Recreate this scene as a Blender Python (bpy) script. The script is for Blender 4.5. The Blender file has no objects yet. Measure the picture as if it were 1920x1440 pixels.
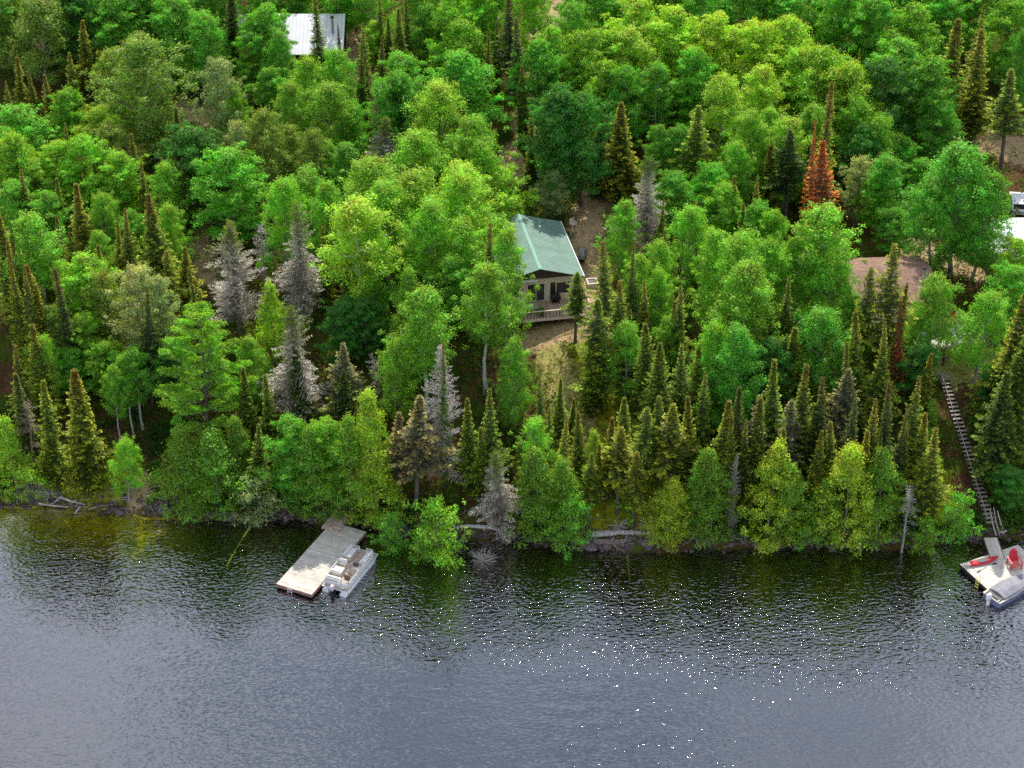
import bpy, math, random
import numpy as np
from mathutils import Vector, Matrix, Euler
rad = math.radians
scene = bpy.context.scene
col = scene.collection
random.seed(7)

# ------------------------------------------------------------------ camera
CH, PITCH, F = 112.0, rad(33.0), 3733.0          # focal length in pixels of a 1920 px wide frame
cd = bpy.data.cameras.new('camera'); cam = bpy.data.objects.new('camera', cd); col.objects.link(cam)
cd.sensor_width = 36; cd.lens = 36 * F / 1920; cd.clip_start = 1; cd.clip_end = 9000
cam.location = (0, 0, CH); cam.rotation_euler = (math.pi / 2 - PITCH, 0, 0)
scene.camera = cam; scene.cycles.use_denoising = False
SP, CP = math.sin(PITCH), math.cos(PITCH)
def ray(px, py):
    a, b = px - 960, 720 - py
    return np.array([a, F * CP + b * SP, -F * SP + b * CP])
def atz(px, py, z):
    d = ray(px, py); t = (z - CH) / d[2]
    return np.array([d[0] * t, d[1] * t, z])
def topix(p):
    x, y, z = p[0], p[1], p[2] - CH
    dz = y * CP - z * SP; up = y * SP + z * CP
    return 960 + F * x / dz, 720 - F * up / dz

# ------------------------------------------------------------------ terrain
SHORE = [(-400, 930), (0, 950), (100, 944), (200, 955), (330, 965), (440, 968), (540, 968), (600, 978), (660, 985), (740, 992), (800, 1003),
         (900, 1008), (1000, 1012), (1090, 1026), (1225, 1026), (1300, 1022), (1400, 1020), (1600, 1022), (1700, 1018), (1800, 1012), (1840, 1004), (1920, 1008), (2300, 1015)]
_s = np.array([atz(x, y, 0)[:2] for x, y in SHORE])
def shore(X): return np.interp(X, _s[:, 0], _s[:, 1])
def vn(x, y, seed=0):
    xi, yi = np.floor(x), np.floor(y); fx, fy = x - xi, y - yi
    fx = fx * fx * (3 - 2 * fx); fy = fy * fy * (3 - 2 * fy)
    def h(a, b):
        v = np.sin(a * 127.1 + b * 311.7 + seed * 74.7) * 43758.5453
        return v - np.floor(v)
    return (h(xi, yi) * (1 - fx) + h(xi + 1, yi) * fx) * (1 - fy) + (h(xi, yi + 1) * (1 - fx) + h(xi + 1, yi + 1) * fx) * fy
def _profile(d):
    up = 0.15 + 0.55 * np.clip(d / 0.8, 0, 1) + 0.41 * np.clip(d - 0.8, 0, 19.2) + 0.12 * np.clip(d - 20, 0, 220) + 0.03 * np.maximum(d - 240, 0)
    dn = 0.15 + 0.33 * d - 0.02 * np.minimum(d + 3, 0) * 0
    return np.where(d > 0, up, np.maximum(dn, -7 + 0 * d))
PADS = []      # (cx, cy, r, z)
def T(X, Y):
    X = np.asarray(X, float); Y = np.asarray(Y, float)
    d = Y - shore(X) + (vn(X * .35, Y * .02, 3) - .5) * 1.2 + (vn(X * 1.1, Y * .02, 5) - .5) * .5
    h = _profile(d)
    w = np.clip(d / 3, 0, 1)
    h = h + w * ((vn(X * .12, Y * .12, 1) - .5) * 1.3 + (vn(X * .6, Y * .6, 2) - .5) * .35)
    for cx, cy, r, z in PADS:
        q = np.clip((np.hypot(X - cx, Y - cy) - r) / 4.0, 0, 1); q = q * q * (3 - 2 * q)
        h = h * q + z * (1 - q)
    return h
def ground(px, py, h=0.0):
    """world point on the terrain whose point h metres above it is seen at the pixel"""
    d = ray(px, py); Y = np.arange(95, 420, .25); t = Y / d[1]
    X = d[0] * t; Z = CH + d[2] * t
    k = np.nonzero(Z - np.maximum(T(X, Y), 0) <= h)[0]
    i = k[0] if len(k) else len(Y) - 1
    return np.array([X[i], Y[i], float(T(X[i], Y[i]))])

# ------------------------------------------------------------------ object helpers
def tag(o, label=None, cat=None, group=None, kind=None):
    if label: o['label'] = label
    if cat: o['category'] = cat
    if group: o['group'] = group
    if kind: o['kind'] = kind
    return o
def empty(name, loc=(0, 0, 0), rz=0.0, label=None, cat=None, group=None):
    o = bpy.data.objects.new(name, None); col.objects.link(o)
    o.location = loc; o.rotation_euler = (0, 0, rz); o.empty_display_size = .3
    return tag(o, label, cat, group)
def npmesh(name, V, Fq, mats, tint=None, midx=None, smooth=False):
    """V (n,3); Fq (m,4) or list of faces"""
    me = bpy.data.meshes.new(name)
    V = np.asarray(V, np.float32)
    if isinstance(Fq, np.ndarray):
        m, k = Fq.shape
        me.vertices.add(len(V)); me.vertices.foreach_set('co', V.ravel())
        me.loops.add(m * k); me.loops.foreach_set('vertex_index', Fq.astype(np.int32).ravel())
        me.polygons.add(m); me.polygons.foreach_set('loop_start', np.arange(0, m * k, k, dtype=np.int32))
        me.update(calc_edges=True)
    else:
        me.from_pydata([tuple(v) for v in V], [], Fq); me.update()
    for mt in mats: me.materials.append(mt)
    if tint is not None:
        a = me.attributes.new('tint', 'FLOAT', 'FACE'); a.data.foreach_set('value', np.asarray(tint, np.float32))
    if midx is not None: me.polygons.foreach_set('material_index', np.asarray(midx, np.int32))
    if smooth: me.polygons.foreach_set('use_smooth', np.ones(len(me.polygons), bool))
    return me
class MB:
    def __init__(s): s.V = []; s.F = []
    def add(s, vs, fs):
        n = len(s.V); s.V += [tuple(v) for v in vs]; s.F += [tuple(i + n for i in f) for f in fs]; return s
    def box(s, x0, x1, y0, y1, z0, z1, M=None, taper=0):
        t = taper
        vs = [(x0, y0, z0), (x1, y0, z0), (x1, y1, z0), (x0, y1, z0), (x0 + t, y0 + t, z1), (x1 - t, y0 + t, z1), (x1 - t, y1 - t, z1), (x0 + t, y1 - t, z1)]
        if M is not None: vs = [M @ Vector(v) for v in vs]
        return s.add(vs, [(0, 3, 2, 1), (4, 5, 6, 7), (0, 1, 5, 4), (1, 2, 6, 5), (2, 3, 7, 6), (3, 0, 4, 7)])
    def tube(s, pts, r, n=8, cap=True):
        pts = [Vector(p) for p in pts]; rs = r if isinstance(r, (list, tuple)) else [r] * len(pts)
        rings = []
        for i, p in enumerate(pts):
            t = (pts[min(i + 1, len(pts) - 1)] - pts[max(i - 1, 0)]).normalized()
            u = t.orthogonal() if abs(t.z) > .9 else t.cross(Vector((0, 0, 1)))
            if abs(t.z) > .9: u = Vector((1, 0, 0)) - t * t.x
            u.normalize(); w = t.cross(u)
            rings.append([p + (u * math.cos(a) + w * math.sin(a)) * rs[i] for a in [2 * math.pi * k / n for k in range(n)]])
        vs = [v for ring in rings for v in ring]; fs = []
        for i in range(len(pts) - 1):
            for k in range(n):
                a = i * n + k; b = i * n + (k + 1) % n
                fs.append((a, b, b + n, a + n))
        if cap: fs.append(tuple(range(n))[::-1]); fs.append(tuple((len(pts) - 1) * n + k for k in range(n)))
        return s.add(vs, fs)
    def prism(s, poly, y0, y1, axis='y', M=None):
        n = len(poly)
        f = {'y': lambda a, b, c: (a, c, b), 'x': lambda a, b, c: (c, a, b), 'z': lambda a, b, c: (a, b, c)}[axis]
        vs = [f(a, b, y0) for a, b in poly] + [f(a, b, y1) for a, b in poly]
        if M is not None: vs = [M @ Vector(v) for v in vs]
        fs = [tuple(range(n))[::-1], tuple(range(n, 2 * n))] + [(i, (i + 1) % n, (i + 1) % n + n, i + n) for i in range(n)]
        return s.add(vs, fs)
    def loft(s, rings, cap=True):
        n = len(rings[0]); vs = [v for r in rings for v in r]; fs = []
        for i in range(len(rings) - 1):
            for k in range(n):
                fs.append((i * n + k, i * n + (k + 1) % n, (i + 1) * n + (k + 1) % n, (i + 1) * n + k))
        if cap: fs.append(tuple(range(n))[::-1]); fs.append(tuple((len(rings) - 1) * n + k for k in range(n)))
        return s.add(vs, fs)
    def build(s, name, mat, parent=None, bevel=0, smooth=False, loc=None, rz=None):
        me = bpy.data.meshes.new(name); me.from_pydata(s.V, [], s.F); me.update(); me.materials.append(mat)
        import bmesh
        b = bmesh.new(); b.from_mesh(me); bmesh.ops.recalc_face_normals(b, faces=b.faces); b.to_mesh(me); b.free()
        if smooth: me.polygons.foreach_set('use_smooth', np.ones(len(me.polygons), bool))
        o = bpy.data.objects.new(name, me); col.objects.link(o); o.parent = parent
        if loc is not None: o.location = loc
        if rz is not None: o.rotation_euler = (0, 0, rz)
        if bevel:
            m = o.modifiers.new('bevel', 'BEVEL'); m.width = bevel; m.segments = 2; m.limit_method = 'ANGLE'
        return o

# ------------------------------------------------------------------ materials
def newmat(name):
    m = bpy.data.materials.new(name); m.use_nodes = True; nt = m.node_tree
    for n in list(nt.nodes): nt.nodes.remove(n)
    out = nt.nodes.new('ShaderNodeOutputMaterial')
    def N(t, **k):
        n = nt.nodes.new('ShaderNode' + t)
        for a, b in k.items():
            if a in ('operation', 'blend_type', 'data_type', 'attribute_name', 'attribute_type', 'noise_dimensions', 'wave_type', 'bands_direction', 'feature', 'clamp', 'interpolation_type', 'vector_type', 'invert'): setattr(n, a, b)
            else:
                key = int(a[1:]) if a[0] == '_' else a
                if hasattr(b, 'links') or isinstance(b, bpy.types.NodeSocket): nt.links.new(b, n.inputs[key])
                else: n.inputs[key].default_value = b
        return n
    return m, nt, N, out
def mixc(N, f, a, b, mode='MIX'):
    n = N('Mix', data_type='RGBA', blend_type=mode)
    nt = n.id_data
    for i, v in ((0, f), (6, a), (7, b)):
        if isinstance(v, bpy.types.NodeSocket): nt.links.new(v, n.inputs[i])
        else: n.inputs[i].default_value = v if i == 0 else (*v[:3], 1)
    return n.outputs[2]
def ramp(N, f, stops):
    n = N('ValToRGB'); n.id_data.links.new(f, n.inputs[0]); e = n.color_ramp.elements
    while len(e) < len(stops): e.new(.5)
    for k, (p, c) in enumerate(stops): e[k].position = p; e[k].color = (*c, 1) if len(c) == 3 else c
    return n.outputs[0]
def mapr(N, v, a, b, c, d):
    n = N('MapRange'); n.id_data.links.new(v, n.inputs[0])
    for i, q in enumerate((a, b, c, d)): n.inputs[i + 1].default_value = q
    return n.outputs[0]
def plain(name, c, rough=.6, metal=0, var=.15, scale=6, spec=.4, bump=0.0, emit=None):
    m, nt, N, out = newmat(name)
    tc = N('TexCoord'); nz = N('TexNoise', Vector=tc.outputs['Object'], Scale=scale, Detail=6.0)
    lo = tuple(x * (1 - var * 1.6) for x in c); hi = tuple(min(1, x * (1 + var)) for x in c)
    cc = ramp(N, nz.outputs[0], [(.3, lo), (.7, hi)])
    p = N('BsdfPrincipled', Roughness=rough, Metallic=metal); nt.links.new(cc, p.inputs['Base Color'])
    p.inputs['Specular IOR Level'].default_value = spec
    if bump:
        b = N('Bump', Strength=bump, Distance=.02, Height=nz.outputs[0]); nt.links.new(b.outputs[0], p.inputs['Normal'])
    nt.links.new(p.outputs[0], out.inputs[0]); return m
def planks(name, c, axis=0, width=.14, gap=.012, dirt=.35, rough=.75, dark=(.03, .025, .02)):
    """boards with dark gaps, each board a tone of its own"""
    m, nt, N, out = newmat(name)
    tc = N('TexCoord'); sep = N('SeparateXYZ', Vector=tc.outputs['Object'])
    u = N('Math', operation='DIVIDE', _0=sep.outputs[axis], _1=width)
    fl = N('Math', operation='FLOOR', _0=u.outputs[0]); fr = N('Math', operation='FRACT', _0=u.outputs[0])
    wn = N('TexWhiteNoise', noise_dimensions='1D', W=fl.outputs[0])
    nz = N('TexNoise', Vector=tc.outputs['Object'], Scale=1.3, Detail=8.0, Roughness=.65)
    nz2 = N('TexNoise', Vector=tc.outputs['Object'], Scale=22.0, Detail=4.0)
    val = N('Math', operation='MULTIPLY_ADD', _0=wn.outputs[0], _1=.3, _2=.78)
    v2 = N('Math', operation='MULTIPLY', _0=val.outputs[0], _1=mapr(N, nz.outputs[0], .3, .7, 1 - dirt, 1.1))
    v3 = N('Math', operation='MULTIPLY', _0=v2.outputs[0], _1=mapr(N, nz2.outputs[0], .3, .7, .88, 1.08))
    cc = mixc(N, 1.0, c, v3.outputs[0], 'MULTIPLY')
    g = N('Math', operation='LESS_THAN', _0=fr.outputs[0], _1=gap / width)
    cc = mixc(N, g.outputs[0], cc, dark)
    p = N('BsdfPrincipled', Roughness=rough); nt.links.new(cc, p.inputs['Base Color']); p.inputs['Specular IOR Level'].default_value = .25
    nt.links.new(p.outputs[0], out.inputs[0]); return m
def ribbed(name, c, axis=1, pitch=.23, rough=.45, var=.12, strength=.6, dirt=0.2, line=.45):
    m, nt, N, out = newmat(name)
    tc = N('TexCoord'); sep = N('SeparateXYZ', Vector=tc.outputs['Object'])
    u = N('Math', operation='DIVIDE', _0=sep.outputs[axis], _1=pitch); fr = N('Math', operation='FRACT', _0=u.outputs[0])
    rib = N('Math', operation='PINGPONG', _0=u.outputs[0], _1=.5)
    rr = mapr(N, rib.outputs[0], .32, .42, 0, 1)
    nz = N('TexNoise', Vector=tc.outputs['Object'], Scale=.9, Detail=7.0, Roughness=.6)
    k = mapr(N, nz.outputs[0], .3, .75, 1 - dirt, 1 + var)
    k2 = mapr(N, rib.outputs[0], .05, .3, 1 - line, 1.0)
    kk = N('Math', operation='MULTIPLY', _0=k, _1=k2)
    cc = mixc(N, 1.0, c, kk.outputs[0], 'MULTIPLY')
    p = N('BsdfPrincipled', Roughness=rough); nt.links.new(cc, p.inputs['Base Color'])
    b = N('Bump', Strength=strength, Distance=.03, Height=rr); nt.links.new(b.outputs[0], p.inputs['Normal'])
    nt.links.new(p.outputs[0], out.inputs[0]); return m

def leafmat(name, trans=.45, gloss=.06, needle=False):
    m, nt, N, out = newmat(name)
    oi = N('ObjectInfo'); tc = N('TexCoord'); ge = N('NewGeometry'); at = N('Attribute', attribute_name='tint')
    nz = N('TexNoise', Vector=tc.outputs['Object'], Scale=.55, Detail=2.0)
    c = oi.outputs['Color']
    if needle:
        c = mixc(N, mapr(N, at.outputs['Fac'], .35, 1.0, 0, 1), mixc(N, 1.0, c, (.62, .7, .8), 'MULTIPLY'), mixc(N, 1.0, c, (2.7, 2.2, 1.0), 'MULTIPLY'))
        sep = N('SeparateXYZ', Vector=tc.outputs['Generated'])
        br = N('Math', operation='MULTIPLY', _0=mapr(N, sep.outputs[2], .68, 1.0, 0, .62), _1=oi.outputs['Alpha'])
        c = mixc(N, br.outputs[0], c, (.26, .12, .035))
    else:
        hs = N('HueSaturation', Color=c, Saturation=.94); hm = N('Math', operation='MULTIPLY_ADD', _0=ge.outputs['Random Per Island'], _1=.035, _2=mapr(N, nz.outputs[0], .3, .7, .465, .50)); nt.links.new(hm.outputs[0], hs.inputs['Hue']); c = hs.outputs[0]
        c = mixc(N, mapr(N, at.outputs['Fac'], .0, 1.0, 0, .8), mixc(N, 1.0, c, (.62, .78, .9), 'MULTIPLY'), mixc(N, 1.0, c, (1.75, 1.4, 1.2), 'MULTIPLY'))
    v = N('Math', operation='MULTIPLY', _0=mapr(N, ge.outputs['Random Per Island'], 0, 1, .6, 1.65), _1=mapr(N, nz.outputs[0], .3, .7, .78, 1.32))
    c = mixc(N, 1.0, c, v.outputs[0], 'MULTIPLY')
    d = N('BsdfDiffuse', Color=c); t = N('BsdfTranslucent'); nt.links.new(mixc(N, 1.0, c, (1.9, 1.75, .5) if not needle else (1.2, 1.1, .7), 'MULTIPLY'), t.inputs[0])
    g = N('BsdfGlossy', Roughness=.42); g.inputs[0].default_value = (.9, .95, .9, 1)
    a = N('MixShader', _0=trans, _1=d.outputs[0], _2=t.outputs[0]); b = N('MixShader', _0=gloss, _1=a.outputs[0], _2=g.outputs[0])
    nt.links.new(b.outputs[0], out.inputs[0]); return m
LEAF = leafmat('broad_leaves', .45, .02)
NEEDLE = leafmat('needles', .3, .01, True)
def barkmat():
    m, nt, N, out = newmat('bark')
    oi = N('ObjectInfo'); tc = N('TexCoord')
    nz = N('TexNoise', Vector=tc.outputs['Object'], Scale=3.0, Detail=8.0, Roughness=.7)
    c = mixc(N, 1.0, oi.outputs['Color'], mapr(N, nz.outputs[0], .35, .65, .45, 1.2), 'MULTIPLY')
    p = N('BsdfDiffuse', Color=c); nt.links.new(p.outputs[0], out.inputs[0]); return m
BARK = barkmat()
WAVE, WFAC, SKY, SUNE, EL_D, WS = 0.066, 7.8, 0.100, 5.0, 51, 2.15
# ------------------------------------------------------------------ tree prototypes (mesh data shared by many trees)
rng = np.random.default_rng(11)
def unit(v): return v / np.maximum(np.linalg.norm(v, axis=-1, keepdims=True), 1e-6)
def quads(c, n, size, aspect=1.0, tdir=None):
    """leaf quads: centres, normals, sizes -> V, F"""
    c = np.asarray(c); n = unit(np.asarray(n)); N_ = len(c)
    t = rng.normal(size=(N_, 3)) if tdir is None else tdir + rng.normal(size=(N_, 3)) * .25
    t = unit(t - n * (t * n).sum(1, keepdims=True)); b = np.cross(n, t)
    s = np.asarray(size).reshape(-1, 1) * .5
    V = np.stack([c - t * s, c + b * s * aspect - t * s * .1, c + t * s, c - b * s * aspect - t * s * .1], 1).reshape(-1, 3)
    return V, np.arange(N_ * 4).reshape(-1, 4)
def clumps(centers, rads, nl, flat=.5, leaf=.26, up=.55, inner=.25):
    """leaves on the upper shells of ellipsoid clumps"""
    C, Nn, S, TT = [], [], [], []
    for (c, r) in zip(centers, rads):
        k = int(nl * (r / .8) ** 1.6)
        d = unit(rng.normal(size=(k, 3))); d[:, 2] = np.where(d[:, 2] < -.25, -d[:, 2] * .6, d[:, 2]); d = unit(d)
        lob = 1 + .22 * np.sin(d[:, 0] * 5 + r * 40) + .2 * np.sin(d[:, 1] * 6 + d[:, 2] * 5 + r * 70)
        rr = r * (1 - inner * rng.random(k) ** 1.3) * (.75 + .45 * rng.random(k)) * lob * np.where(rng.random(k) < .2, 1 + .6 * rng.random(k), 1)
        p = d * rr[:, None] * np.array([1, 1, flat * (.75 + .6 * rng.random())]) + c
        C.append(p); Nn.append(unit(d * np.array([1, 1, 1.3])) + np.array([0, 0, up]) + rng.normal(size=(k, 3)) * .55)
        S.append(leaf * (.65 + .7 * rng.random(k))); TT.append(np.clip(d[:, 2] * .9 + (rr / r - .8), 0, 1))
    return np.concatenate(C), np.concatenate(Nn), np.concatenate(S), np.concatenate(TT)
def limb_mesh(H, tips, r0, z0, lean=0, top=.93):
    mb = MB(); n = 7
    cx = [math.sin(i * 1.7 + H) * .12 + lean * (i / n) ** 2 * H for i in range(n + 1)]
    cy = [math.cos(i * 1.3 + H) * .12 for i in range(n + 1)]
    ax = [(cx[i], cy[i], H * top * i / n - (.4 if i == 0 else 0)) for i in range(n + 1)]
    mb.tube(ax, [max(.03, r0 * (1.25 if i == 0 else 1) * (1 - .85 * i / n)) for i in range(n + 1)], 7)
    for tp in tips:
        z = max(z0, tp[2] - (.35 + .25 * random.random()) * math.hypot(tp[0], tp[1]) - .4)
        f = min(z / (H * top), .98) * n; i = int(f); f -= i
        b = [ax[i][k] * (1 - f) + ax[min(i + 1, n)][k] * f for k in range(3)]
        m = [(b[0] + tp[0]) / 2, (b[1] + tp[1]) / 2, b[2] * .62 + tp[2] * .38]
        r = r0 * .32
        mb.tube([b, m, tp], [r, r * .6, .02], 4, cap=False)
    return mb
def broadleaf(H, R, base, kind='maple', nl=150, leaf=.27, nlimb=16, sub=5, flat=.5, cr=.8, shape=1.0, lean=0, style=0):
    tips, C, Rr = [], [], []
    for i in range(nlimb):
        t = (i + .5) / nlimb; t = base + (1 - base) * (t ** .8)
        prof = math.sin(math.pi * min(1, max(0, (t - base) / (1 - base)) ** shape * .86 + .12)) ** .7
        a = i * 2.399 + random.uniform(-.5, .5); rr = R * prof * random.uniform(.5, .98) * (1 if t < .93 else .5)
        z = H * t - .35 * (rr / R) ** 2 * H * .1
        tip = (rr * math.cos(a) + lean * t * t * H, rr * math.sin(a), min(z, H * .96)); tips.append(tip)
        rise = (.35 if kind == 'maple' else .85) * rr + .3; b0_ = np.array([0, 0, tip[2] - rise]); tp = np.array(tip)
        for j in range(sub):
            s_ = .4 + .95 * j / (sub - 1) * random.uniform(.8, 1.15)
            q = b0_ + (tp - b0_) * s_ + rng.normal(size=3) * np.array([1, 1, .6]) * cr * .5
            if style and i % 3: q = tp + rng.normal(size=3) * np.array([1, 1, .8]) * cr * (1.0 if j else 0)
            q[2] = min(q[2], H - cr * .2)
            C.append(q); Rr.append(cr * (1.18 - .72 * j / (sub - 1)) * random.uniform(.75, 1.2))
    C_, N_, S_, T_ = clumps(C, Rr, nl, flat, leaf)
    V, Fq = quads(C_, N_, S_, .72)
    r0 = H * .0125 + .03
    return limb_mesh(H, tips, r0, H * base * .7, lean), (V, Fq, T_)
def spruce(H, R, base, dens=1.0, droop=.22, power=.85, gap=1.0, width=.12, wob=.2):
    """conical spruce; dead=1: bare grey twigs"""
    Ca, Na, Sa, Ta, Td, As = [], [], [], [], [], []
    z = base * H; mb = MB()
    mb.tube([(0, 0, -.4), (0, 0, H * .3), (.04, 0, H * .65), (0, .03, H * .985)], [H * .0135 + .03, H * .010 + .02, H * .006 + .015, .012], 7)
    ph = rng.random(6) * 6.28
    while z < H * .985:
        t = (z / H - base) / (1 - base); n = rng.integers(5, 8)
        for a in rng.random() * 6.28 + np.arange(n) * 6.28 / n + rng.normal(size=n) * .25:
            lob = 1 + wob * math.sin(2 * a + ph[0] + z * .9) + wob * math.sin(3 * a + ph[1] - z * .7)
            L = (R * (1 - t) ** power * lob * rng.uniform(.62, 1.18) + .05)
            if dens < 1 and rng.random() > dens + .5 * t: continue
            if t < .12: L *= .55 + 3.5 * t
            dirv = np.array([math.cos(a), math.sin(a), 0.]); side = np.array([-math.sin(a), math.cos(a), 0.])
            k = max(3, int(L / .15)); s = (np.arange(k) + .5) / k
            dz = -droop * L * s * (1.25 - .75 * s) + (.25 * L * s ** 2 if t > .6 else 0)
            P = np.outer(s * L, dirv) + np.outer(dz + z, [0, 0, 1.])
            if L > .5: mb.tube([(0, 0, z), tuple(P[k // 2]), tuple(P[-1])], [.012 + .012 * L, .01 + .006 * L, .006], 3, cap=False)
            for sg in (-1, 1):
                tl = (.34 * L * (1 - s) ** .8 + .14) * rng.uniform(.7, 1.25, k)
                td = unit(dirv * .62 + side * sg * .85 + np.array([0, 0, -.12]) + rng.normal(size=(k, 3)) * .13)
                Ca.append(P + td * tl[:, None] * .5); Td.append(td); Sa.append(tl)
                Na.append(np.array([0, 0, 1.]) + dirv * -.15 + rng.normal(size=(k, 3)) * .35)
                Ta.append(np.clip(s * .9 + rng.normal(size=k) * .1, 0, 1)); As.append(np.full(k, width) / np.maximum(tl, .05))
        z += gap * rng.uniform(.13, .24) * (1 if t < .8 else .8) * (H / 12) ** .5
    C = np.concatenate(Ca); Nn = np.concatenate(Na); S = np.concatenate(Sa); A = np.concatenate(As); D = np.concatenate(Td)
    n = unit(Nn); tt = unit(D - n * (D * n).sum(1, keepdims=True)); b = np.cross(n, tt); s = S[:, None] * .55; w = (S * A)[:, None]
    V = np.stack([C - tt * s, C + b * w * .6, C + tt * s, C - b * w * .6], 1).reshape(-1, 3)
    return mb, (V, np.arange(len(C) * 4).reshape(-1, 4), np.concatenate(Ta))
def cedar(H, R, base=.0, peak=.2, nc=250):
    C, Rr = [], []; ph = rng.random() * 6
    for i in range(nc):
        t = rng.random() ** .9; prof = (t / peak + .05) ** .35 if t < peak else ((1 - t) / (1 - peak)) ** .8
        a = rng.random() * 6.283; rr = R * max(prof, .1) * rng.uniform(.42, 1.2) * (1 + .24 * math.sin(2 * a + 6 * t + ph) + .14 * math.sin(5 * a - 9 * t + ph))
        C.append(np.array([rr * math.cos(a), rr * math.sin(a), H * (base + (1 - base) * t * .97)])); Rr.append(rng.uniform(.16, .58))
    C_, N_, S_, T_ = clumps(C, Rr, 190, 1.0, .17, .15, .4)
    V, Fq = quads(C_, N_, S_, .55)
    mb = MB(); mb.tube([(0, 0, -.4), (.06, 0, H * .4), (0, 0, H * .9)], [H * .012, H * .008, .02], 7)
    return mb, (V, Fq, T_)
def pine(H, R):
    C, Rr, tips = [], [], []
    for l in range(8):
        t = .24 + .73 * l / 7; n = 6 if l < 6 else 4
        for j in range(n):
            a = l * 1.1 + j * 6.283 / n + random.uniform(-.3, .3); L = R * (1.05 - t) ** .62 * random.uniform(.75, 1.12) + .15
            tip = (L * math.cos(a), L * math.sin(a), H * t + L * .22); tips.append(tip)
            for s in np.arange(.5, 1.05, .13):
                w = (1.12 - s) * 1.5
                for q in (-1, 0, 1):
                    C.append(np.array([L * s * math.cos(a) - q * w * math.sin(a) * .6, L * s * math.sin(a) + q * w * math.cos(a) * .6, H * t + L * .22 * s * s + rng.normal() * .07]))
                    Rr.append(.26 + .16 * rng.random())
    C_, N_, S_, T_ = clumps(C, Rr, 420, .5, .22, .0, .5)
    V, Fq = quads(C_, N_, S_, .28)
    return limb_mesh(H, tips, H * .016, H * .15), (V, Fq, T_)

PROTO = {}     # key -> list of (trunk mesh, crown mesh, H, R)
def reg(key, gen, H, R, mat):
    mb, (V, Fq, T_) = gen
    tm = bpy.data.meshes.new('trunk'); tm.from_pydata(mb.V, [], mb.F); tm.update(); tm.materials.append(BARK)
    cm = npmesh('crown', V, Fq, [mat], T_)
    PROTO.setdefault(key, []).append((tm, cm, H, R))
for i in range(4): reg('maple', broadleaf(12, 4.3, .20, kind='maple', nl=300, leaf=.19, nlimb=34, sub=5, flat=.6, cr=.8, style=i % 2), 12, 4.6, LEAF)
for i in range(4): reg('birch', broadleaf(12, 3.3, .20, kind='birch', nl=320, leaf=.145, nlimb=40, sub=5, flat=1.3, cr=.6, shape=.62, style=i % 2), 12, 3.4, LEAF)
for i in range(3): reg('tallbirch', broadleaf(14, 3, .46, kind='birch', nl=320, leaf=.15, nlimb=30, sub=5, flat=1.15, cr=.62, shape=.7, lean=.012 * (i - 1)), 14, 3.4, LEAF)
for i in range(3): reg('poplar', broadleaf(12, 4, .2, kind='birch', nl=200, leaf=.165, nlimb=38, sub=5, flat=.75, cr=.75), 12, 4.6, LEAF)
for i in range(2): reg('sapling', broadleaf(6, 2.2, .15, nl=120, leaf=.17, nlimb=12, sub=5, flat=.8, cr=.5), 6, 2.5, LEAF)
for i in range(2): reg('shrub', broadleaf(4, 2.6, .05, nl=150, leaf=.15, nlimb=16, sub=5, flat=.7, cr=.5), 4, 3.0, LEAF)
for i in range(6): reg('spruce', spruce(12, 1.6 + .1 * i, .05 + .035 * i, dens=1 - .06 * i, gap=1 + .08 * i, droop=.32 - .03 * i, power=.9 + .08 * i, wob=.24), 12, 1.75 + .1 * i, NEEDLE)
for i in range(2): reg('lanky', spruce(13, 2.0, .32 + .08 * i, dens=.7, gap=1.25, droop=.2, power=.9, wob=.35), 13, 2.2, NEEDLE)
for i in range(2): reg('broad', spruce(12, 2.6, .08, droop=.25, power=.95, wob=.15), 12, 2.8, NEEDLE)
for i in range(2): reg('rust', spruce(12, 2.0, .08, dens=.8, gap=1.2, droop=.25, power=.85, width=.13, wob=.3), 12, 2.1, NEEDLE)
for i in range(3): reg('dead', spruce(12, 2.3, .12, dens=.6, gap=1.35, droop=.28, power=.62, width=.055, wob=.45), 12, 2.4, BARK)
for i in range(1): reg('snag', spruce(9, 1.3, .35, dens=.25, gap=2.2, droop=.05, power=.5, width=.035, wob=.5), 9, 1.7, BARK)
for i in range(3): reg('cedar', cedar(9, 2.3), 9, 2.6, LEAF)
for i in range(1): reg('pine', pine(13, 4.6), 13, 5.0, LEAF)

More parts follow.
